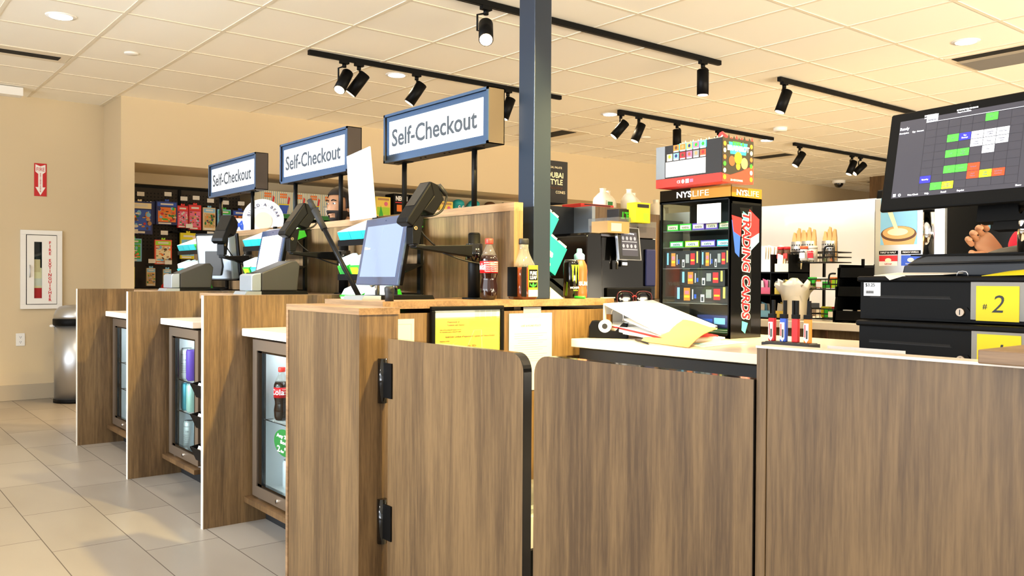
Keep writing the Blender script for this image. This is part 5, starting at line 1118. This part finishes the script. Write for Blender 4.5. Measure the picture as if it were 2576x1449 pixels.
# ---------------------------------------------------------------- condiment island
t = thing('condiment_counter', 'wood condiment counter with a pale stone top behind the lighters', 'counter', (4.10, 1.3, 0), 0)
MB().box(.02, 0, .08, .62, 2.1, .905, 'oak').box(.04, .0, .0, .6, 2.1, .08, 'black_matte').build('cabinet_body', t); MB().box(-.02, -.02, .905, .64, 2.12, .945, 'quartz').build('worktop', t, bev=.003)
MB().box(.008, .62, .1, .02, .63, .9, 'brown').box(.008, 1.2, .1, .02, 1.21, .9, 'brown').build('door_gap', t)
mat('splash', '#f6efde', .04, coat=1.0, ior=1.7); MATS['splash'].node_tree.nodes['Principled BSDF'].inputs['Coat Roughness'].default_value = .02
t = thing('splash_screen', 'glossy cream screen panel behind the condiments reflecting the shop', 'screen panel', (5.80, 2.6, 0), 0)
MB().box(0, 0, .05, .03, 2.6, 1.745, 'splash').box(-.01, 0, 0, .04, 2.6, .05, 'steel').build('panel', t)
t = thing('packet_organizer', 'black organiser with sugar and creamer packets', 'organiser', (4.14, 2.98, .947), FA)
m = MB()
for z in (0, .13, .255): m.box(0, .0, z, .23, .2, z+.008, 'black')
for x in (0, .11, .225): m.box(x, 0, 0, x+.005, .2, .36, 'black')
m.box(0, .19, 0, .23, .2, .36, 'black').build('frame', t)
def packets(x, z, c, label, n=6, tall=.075):
    t = thing('packet_bundle', label, 'condiment packets', (4.15, 2.98-x, .947+z), FA, 'packet bundles in the organiser')
    r_ = random.Random(int(x*100+z*1000)); m = MB()
    m.box(0, .01, 0, .095, .1, tall*.5, c)
    for k in range(n): a_ = r_.uniform(-.35, .35); x_ = .01+k*.075/n; m.prism([(x_, .01), (x_+.035, .01+a_*.02), (x_+.035+a_*.03, tall), (x_+a_*.03, tall+r_.uniform(-.01, .015))], .015+k*.012, .018+k*.012, c if k % 2 else 'paper')
    m.build('packets', t); return t
packets(.012, .263, 'paper', 'long white paper sleeves in the top left bin', 8, .14); packets(.125, .263, 'cream', 'white and yellow creamer packets in the top bin', 8, .09)
packets(.012, .138, 'pink', 'pink sweetener packets in the middle bin'); o = packets(.125, .138, 'yellow_soft', 'yellow sweetener packets in the middle bin')
packets(.012, .008, 'light_blue', 'white and blue packets in the bottom bin'); packets(.125, .008, 'yellow_soft', 'yellow packets in the bottom bin')
mat('oak_pale', '#b8925c', .5)
def basket(y0, w, z, label, d=.16):
    t = thing('wire_basket', label, 'basket', (4.22, y0, z), FA, 'black wire baskets'); m = MB()
    for zz in (0, .028, .055): m.tube([(0, 0, zz), (w, 0, zz), (w, d, zz), (0, d, zz), (0, 0, zz)], .0035 if zz else .003, 'wire', 6, 1)
    for k in range(9): m.tube([(k*w/8, 0, 0), (k*w/8, 0, .055)], .0018, 'wire', 5, 1).tube([(k*w/8, 0, 0), (k*w/8, d, 0)], .0018, 'wire', 5, 1)
    m.build('wire_frame', t)
    MB().box(w*.52, -.008, .012, w*.68, -.005, .042, 'paper').build('price_tag', t)
    MB().tube([(0, 0, .055), (-.012, 0, .075), (-.02, 0, .08)], .005, 'wire').build('side_arm', t); MB().tube([(w*.82, 0, .03), (w*.84, 0, .075), (w*.9, 0, .085), (w, 0, .085)], .005, 'wire').build('side_arm', t)
    return t
t = thing('basket_stand', 'black upright stand holding the wire baskets', 'stand', (4.34, 2.80, .945), FA)
for x_ in (0, .24): MB().box(x_, .21, 0, x_+.012, .225, .34, 'black').build('upright', t)
basket(2.845, .31, 1.262, 'upper wire basket carrying the biscuit canisters and jars', .18); basket(2.75, .23, 1.115, 'middle wire basket full of small bright packets'); basket(2.66, .20, .955, 'lowest wire basket with orange and white packets')
for k, (y, dx, l) in enumerate(((2.80, .09, 'left perforated steel canister of wrapped biscuits'), (2.715, .06, 'middle perforated steel canister of wrapped biscuits'), (2.615, .10, 'right perforated steel canister of wrapped biscuits'))):
    t = thing('steel_canister', l, 'canister', (4.22+dx, y, 1.268), FA, 'perforated steel canisters')
    m = MB().lathe([(.042, 0), (.042, .112), (.040, .113), (.038, .10)], 'steel', n=28); 
    for i in range(7):
        for j in range(4):
            a_ = R(-55+i*18); m.quad([(math.sin(a_+u)*.0426, -math.cos(a_+u)*.0426, .02+j*.024+v) for u, v in ((-.08, -.004), (.08, -.004), (.08, .004), (-.08, .004))], 'ink')
    m.build('canister', t)
    for q in range(5):
        b_ = thing('biscuit', 'almond biscuit standing in the %s' % l.split(' of ')[0], 'biscuit', (4.22+dx-.012+.012*(q % 2), y+.028-q*.014, 1.275), FA, 'biscuits in the canisters')
        MB().prism([(-.008, 0), (.014, 0), (.018, .12), (.012, .155+.012*(q % 3)), (0, .16+.012*(q % 3)), (-.010, .12)], 0, .012, 'kraft').build('biscuit_body', b_, bev=.003)
for k, (y, z, l) in enumerate(((2.84, 1.272, 'first small dark red jar at the left of the upper basket'), (2.80, 1.272, 'second small dark red jar in the upper basket'), (2.69, 1.272, 'orange lidded spread jar before the canisters'), (2.64, 1.272, 'large spread jar with red lettering before the right canister'))):
    t = thing('spread_jar', l, 'jar', (4.195, y-.0, z), FA, 'small jars in the upper basket'); r_ = .018 if k < 2 else .024
    MB().lathe([(r_, 0), (r_, .055), (r_*.9, .062)], ('brown', 'brown', 'paper', 'paper')[k], n=20).build('jar_body', t); MB().lathe([(r_*1.02, .062), (r_*1.02, .078)], ('red', 'red', 'coral', 'paper')[k], n=20).build('lid', t)
    MB().box(-r_*.7, -r_-.002, .012, r_*.7, -r_+.001, .04, ('bright_red', 'bright_red', 'white', 'sign_red')[k]).build('label_patch', t)
    if k > 1: text('nutella', .009, 'ink' if k == 2 else 'sign_red', t, 0, -r_-.003, .043, maxw=.04, bold=.0005)
for q in range(22):
    r_ = random.Random(q+5); t = thing('snack_stick', 'small bright wrapped stick in the %s basket' % ('middle' if q < 14 else 'lowest'), 'snack', ((4.235+r_.uniform(0, .06)), (2.735 if q < 14 else 2.64)-(q % 14)*(.0135 if q < 14 else .018), (1.122 if q < 14 else .962)), FA+r_.uniform(-15, 15), 'wrapped sticks in the %s basket' % ('middle' if q < 14 else 'lowest'))
    MB().box(0, 0, 0, .045, .05, .035+.02*(q % 3)*.6, ('yellow', 'paper', 'green', 'sign_red', 'orange', 'paper', 'lime')[q % 7]).build('wrapper', t, bev=.004)
# plastic bag in a cup
t = thing('plastic_cup_bag', 'crumpled translucent white bag in a tall cup behind the lighters', 'bag', (4.19, 2.745, .946), 0)
MB().lathe([(.066, 0), (.072, .12), (.078, .16)], 'milk', n=24).build('cup', t)
m = MB(); r_ = random.Random(3); vs = []; n = 26
for j, (rr_, zz) in enumerate(((.07, .10), (.085, .14), (.105, .175), (.10, .19), (.06, .17), (.02, .165))):
    for i in range(n): f_ = 1+r_.uniform(-.16, .2)*(1.6 if j > 1 else .5); a_ = 2*math.pi*i/n; vs.append((math.cos(a_)*rr_*f_, math.sin(a_)*rr_*f_, zz+r_.uniform(-.012, .03)))
m.add(vs, [(j*n+i, j*n+(i+1) % n, (j+1)*n+(i+1) % n, (j+1)*n+i) for j in range(5) for i in range(n)], 'milk', True); m.build('plastic_bag', t); t.scale = (.92, .92, 1.05)
# black tiered rack
t = thing('tiered_rack', 'black tiered snack rack left of the cash drawers', 'rack', (4.13, 2.48, .946), FA); t.scale = (1.11, 1.11, 1.11)
m = MB().prism([(0, 0), (.03, .27), (.04, .27), (.012, 0)], 0, .22, 'black').prism([(.20, 0), (.20, .27), (.21, .27), (.21, 0)], 0, .22, 'black').box(.01, .205, 0, .20, .215, .27, 'black_matte')
m.build('side_frame', t)
for z, dx in ((.005, 0), (.118, .012), (.205, .022)): MB().box(dx, .0, z, .20, .006, z+.05, 'black').box(dx, 0, z, .20, .2, z+.005, 'black').build('tier', t)
for k in range(2):
    s = thing('snack_pack', 'small wrapper in the lowest tier of the black tiered rack', 'snack', (4.16, 2.44-k*.08, .962), FA+20*k, 'wrappers in the tiered rack'); MB().box(0, 0, 0, .05, .01, .05, ('paper', 'beige', 'paper', 'tan')[k]).build('wrapper', s)
# creamer dispenser
t = thing('creamer_dispenser', 'steel creamer dispenser with a coffee cup picture', 'dispenser', (4.12, 2.25, .946), FA); t.scale = (1.15, 1.15, 1.12)
MB().prism([(-.012, .06), (-.012, .5), (0, .60), (.30, .60), (.30, 0), (.02, 0)], .02, .36, 'black').prism([(.0, .03), (.0, .56), (.30, .56), (.30, .03)], 0, .03, 'steel').build('body', t, bev=.004)
p = MB().rect(.028, .352, .188, .56, -.001, 'light_blue').disc(.108, .40, .078, -.0016, 'brown', 32, .034).disc(.108, .405, .070, -.0020, 'kraft', 32, .028).disc(.105, .408, .045, -.0024, 'cream', 24, .016).add([(.035, -.0028, .56), (.06, -.0028, .56), (.11, -.0028, .415), (.095, -.0028, .41)], [(0, 1, 2, 3)], 'cream').quad([(.03, -.0014, .40), (.045, -.0014, .352), (.175, -.0014, .352), (.188, -.0014, .40)], 'kraft').disc(.11, .52, .035, -.0018, 'orange', 20, .02).build('poster', t)
text('Delight', .026, 'navy', p, .108, -.0028, .517, bold=.001)
for x_, s_, c_ in ((.024, 'HALF & HALF', 'red'), (.122, 'FRENCH VANILLA', 'blue')):
    q = MB().box(x_, -.004, .31, x_+.082, 0, .326, 'black').rect(x_, .26, x_+.082, .305, -.002, 'paper').rect(x_, .28, x_+.082, .305, -.003, c_).rect(x_, .26, x_+.082, .281, -.0026, 'paper' if c_ == 'red' else 'blue').disc(x_+.041, .285, .014, -.0036, 'cream', 16, .009).build('flavour_plate', t)
    text(s_, .0075, 'white', q, x_+.041, -.0046, .315, maxw=.068); text(s_.lower(), .0055, 'red' if c_ == 'red' else 'white', q, x_+.041, -.0046, .266)
# black cooler wall with a blue price poster
t = thing('cooler_wall', 'black panel wall carrying the blue price poster', 'panel', (4.78, 2.33, .95), FA)
MB().box(0, 0, -.949, 1.6, .08, .76, 'blueblack').build('panel', t, bev=.003)
t = thing('price_poster', 'blue poster reading 7.99 behind the register screen', 'poster', (4.778, 2.29, 1.44), FA); t.scale = (1.06, 1, 1.06)
MB().box(-.06, -.002, .0, .30, 0, .22, 'light_blue').rect(-.06, .0, -.025, .1, -.003, 'orange').build('sheet', t)
text('$', .022, 'white', t, .115, -.004, .105); text('7.99', .045, 'white', t, .20, -.004, .078, bold=.003, maxw=.13); text('Pure Life 28 pack', .014, 'white', t, .185, -.004, .053, bold=.0008, maxw=.145)
m = MB()
for i in range(16):
    a0, a1 = R(190+i*8), R(198+i*8); m.quad([(.06+math.cos(a0)*.1, -.0034, .20+math.sin(a0)*.07), (.06+math.cos(a1)*.1, -.0034, .20+math.sin(a1)*.07), (.06+math.cos(a1)*.106, -.0034, .20+math.sin(a1)*.076), (.06+math.cos(a0)*.106, -.0034, .20+math.sin(a0)*.076)], 'orange')
m.build('arc', t)
# ================================================================ people
def skin_body(name, joints, edges, m_, parent, sub=2, root=0):
    me = bpy.data.meshes.new(name); me.from_pydata([j[:3] for j in joints], edges, []); me.materials.append(MATS[m_])
    o = bpy.data.objects.new(name, me); COL.objects.link(o); o.parent = parent
    sk = o.modifiers.new('skin', 'SKIN'); sk.use_smooth_shade = True
    for i, j in enumerate(joints):
        v = me.skin_vertices[0].data[i]; v.radius = (j[3], j[4] if len(j) > 4 else j[3]); v.use_root = (i == root)
    o.modifiers.new('sub', 'SUBSURF').levels = sub; o.modifiers['sub'].render_levels = sub; return o
def headmesh(parent, c, s=1.0, hair=True, beard=True, skinm='skin'):
    """head facing local -x; c = centre"""
    g = MB(); vs = []; n = 32; K = 22
    for j in range(K+1):
        a = math.pi*j/K; z = -math.cos(a)
        for i in range(n):
            t_ = 2*math.pi*i/n; x = math.cos(t_)*math.sin(a); y = math.sin(t_)*math.sin(a)
            X = x*.098; Y = y*.076; Z = z*.125
            if z < -.1: k = (-.1-z); X *= 1-.25*k; Y *= 1-.42*k; X -= .022*k*max(0, math.cos(t_)*-1)+.006*k
            if x < -.4:
                if abs(y) < .16 and -.38 < z < .12: X -= .024*(1-abs(y)/.16)*max(0, (.12-z)/.5)**.8 if z > -.30 else .010
                if .10 < abs(y) < .5 and .0 < z < .2: X += .007
                if abs(y) < .3 and -.66 < z < -.52: X -= .005
            vs.append((X*s, Y*s, Z*s))
    g.add(vs, [(j*n+i, j*n+(i+1) % n, (j+1)*n+(i+1) % n, (j+1)*n+i) for j in range(K) for i in range(n)], skinm, True)
    for sg in (-1, 1): g.ball((.012*s, sg*.076*s, -.012*s), (.020*s, .009*s, .034*s), skinm)
    g.cyl((.03*s, 0, -.07*s), (.045*s, 0, -.22*s), .052*s, .06*s, skinm, 20)
    o = g.build('head', parent, loc=c)
    f = MB()
    for sg in (-1, 1): f.ball((-.083*s, sg*.030*s, .010*s), (.010*s, .014*s, .008*s), 'white').ball((-.091*s, sg*.030*s, .010*s), (.005*s, .006*s, .006*s), 'ink')
    f.build('eyes', o)
    b = MB()
    for sg in (-1, 1): b.tube([(-.094*s, sg*.014*s, .030*s), (-.096*s, sg*.030*s, .036*s), (-.084*s, sg*.048*s, .030*s)], .004*s, 'hair', 6, 3)
    b.build('eyebrows', o); MB().ball((-.093*s, 0, -.066*s), (.005*s, .019*s, .005*s), 'skin').build('lips', o)
    def shell(name, test, off, z0=None):
        h = MB(); idx = []
        big = [(Vector(v)*off) for v in vs]
        for j in range(K):
            for i in range(n):
                q = [j*n+i, j*n+(i+1) % n, (j+1)*n+(i+1) % n, (j+1)*n+i]; cc = sum((Vector(vs[k]) for k in q), Vector())/4/s
                if test(cc): idx.append(tuple(q))
        h.add(big, idx, 'hair', True); ob = h.build(name, o); sd = ob.modifiers.new('solid', 'SOLIDIFY'); sd.thickness = .006; sd.offset = 1; return ob
    if hair: shell('hair', lambda p: (p.z > .055 or (p.x > -.02 and p.z > -.02) or (p.x > .03 and p.z > -.075)) and not (p.x < -.045 and p.z < .062), 1.06)
    if beard: shell('beard', lambda p: p.z < -.035 and p.x < .01 and not (p.z > -.075 and abs(p.y) < .030 and p.x < -.05 and p.z < -.055), 1.05)
    return o
def hand(parent, at_, M, s=1.0, curl=1.0):
    """right-ish hand: palm along +z of M, palm faces -y"""
    j = [(0, 0, -.02, .026, .02), (0, 0, .03, .034, .018), (0, 0, .075, .036, .014)]; e = [(0, 1), (1, 2)]
    o = skin_body('palm', [(x*s, y*s, z*s, a*s, b*s) for x, y, z, a, b in j], e, 'skin', parent, 2)
    o.matrix_local = Matrix.Translation(at_) @ M
    for k, (x_, L_) in enumerate(((-.030, .070), (-.010, .080), (.011, .074), (.031, .058))):
        p = [(x_, 0, .062)]; a = .25*curl; y = 0; z = .068
        for q, l_ in enumerate((L_*.42, L_*.33, L_*.25)):
            y -= math.sin(a)*l_; z += math.cos(a)*l_; p.append((x_*(1+.06*q), y, z)); a += .55*curl
        f = skin_body('finger', [(x*s, yy*s, zz*s, (.0095-.001*i)*s) for i, (x, yy, zz) in enumerate(p)], [(0, 1), (1, 2), (2, 3)], 'skin', o, 2)
    skin_body('thumb', [(-.022*s, -.004*s, .02*s, .012*s), (-.048*s, -.014*s, .045*s, .0105*s), (-.055*s, -.030*s, .072*s, .009*s)], [(0, 1), (1, 2)], 'skin', o, 2)
    return o
t = thing('person', 'bearded person with short dark hair behind the checkout panel', 'person', (2.86, 5.50, 0), 18)
headmesh(t, (-.02, 0, 1.665), 1.0)
skin_body('body', [(0.03, 0, .98, .16, .13), (.03, 0, 1.15, .15, .12), (.03, 0, 1.36, .17, .12), (.04, 0, 1.49, .07, .07), (.03, .19, 1.40, .065, .06), (.05, .25, 1.13, .05, .05), (-.12, .24, 1.0, .04, .04), (.03, -.19, 1.40, .065, .06), (.05, -.25, 1.13, .05, .05), (-.12, -.24, 1.0, .04, .04)], [(0, 1), (1, 2), (2, 3), (2, 4), (4, 5), (5, 6), (2, 7), (7, 8), (8, 9)], 'cloth_black', t)
skin_body('trousers', [(.03, 0, .95, .15, .12), (.03, .10, .80, .10), (.02, .11, .47, .07), (.03, .11, .08, .05), (.03, -.10, .80, .10), (.02, -.11, .47, .07), (.03, -.11, .08, .05)], [(0, 1), (1, 2), (2, 3), (0, 4), (4, 5), (5, 6)], 'navy', t)
for sg in (-1, 1):
    MB().box(-.17, sg*.11-.045, 0, .09, sg*.11+.045, .08, 'black').build('shoe', t, bev=.03)
    hand(t, (-.15, sg*.24, 1.0), Matrix.Rotation(R(-90), 4, 'Y') @ Matrix.Rotation(R(90), 4, 'Z'))
MB().tube([(-.085, -.03, 1.645), (-.03, -.075, 1.645)], .002, 'ink', 6, 1).build('headset_wire', t)
t = thing('person', 'cashier in red, only a raised hand and sleeve visible beside the register screen', 'person', (3.62, 1.09, 0), 0)
hand(t, (-.17, .32, 1.275), Matrix.Rotation(R(-52), 4, 'Z') @ Matrix.Rotation(R(-48), 4, 'Y') @ Matrix.Rotation(R(20), 4, 'X'), 1.25, 1.3)
skin_body('dark_cuff', [(-.165, .315, 1.265, .036), (-.14, .29, 1.235, .045), (-.09, .27, 1.19, .05)], [(0, 1), (1, 2)], 'cloth_black', t)
skin_body('red_sleeve', [(-.24, .235, 1.325, .05), (-.21, .20, 1.30, .062), (-.12, .10, 1.30, .07), (0, 0, 1.30, .07)], [(0, 1), (1, 2), (2, 3)], 'cloth_red', t)
skin_body('torso', [(0, 0, .98, .16, .13), (0, 0, 1.15, .15, .12), (0, 0, 1.34, .17, .12), (0, 0, 1.46, .07, .07), (0, .20, 1.36, .07, .07), (0, .28, 1.10, .055, .055), (.02, .37, 1.12, .045, .045), (0, -.20, 1.36, .07, .07), (0, -.28, 1.10, .055, .055), (-.1, -.2, .95, .045)], [(0, 1), (1, 2), (2, 3), (2, 4), (4, 5), (5, 6), (2, 7), (7, 8), (8, 9)], 'cloth_red', t)
skin_body('trousers', [(0, 0, .95, .15, .12), (0, .10, .80, .10), (0, .11, .47, .07), (0, .11, .08, .05), (0, -.10, .80, .10), (0, -.11, .47, .07), (0, -.11, .08, .05)], [(0, 1), (1, 2), (2, 3), (0, 4), (4, 5), (5, 6)], 'charcoal', t)
for sg in (-1, 1): MB().box(-.17, sg*.11-.045, 0, .09, sg*.11+.045, .08, 'black').build('shoe', t, bev=.03)
headmesh(t, (-.02, .02, 1.66), 1.0, beard=False)
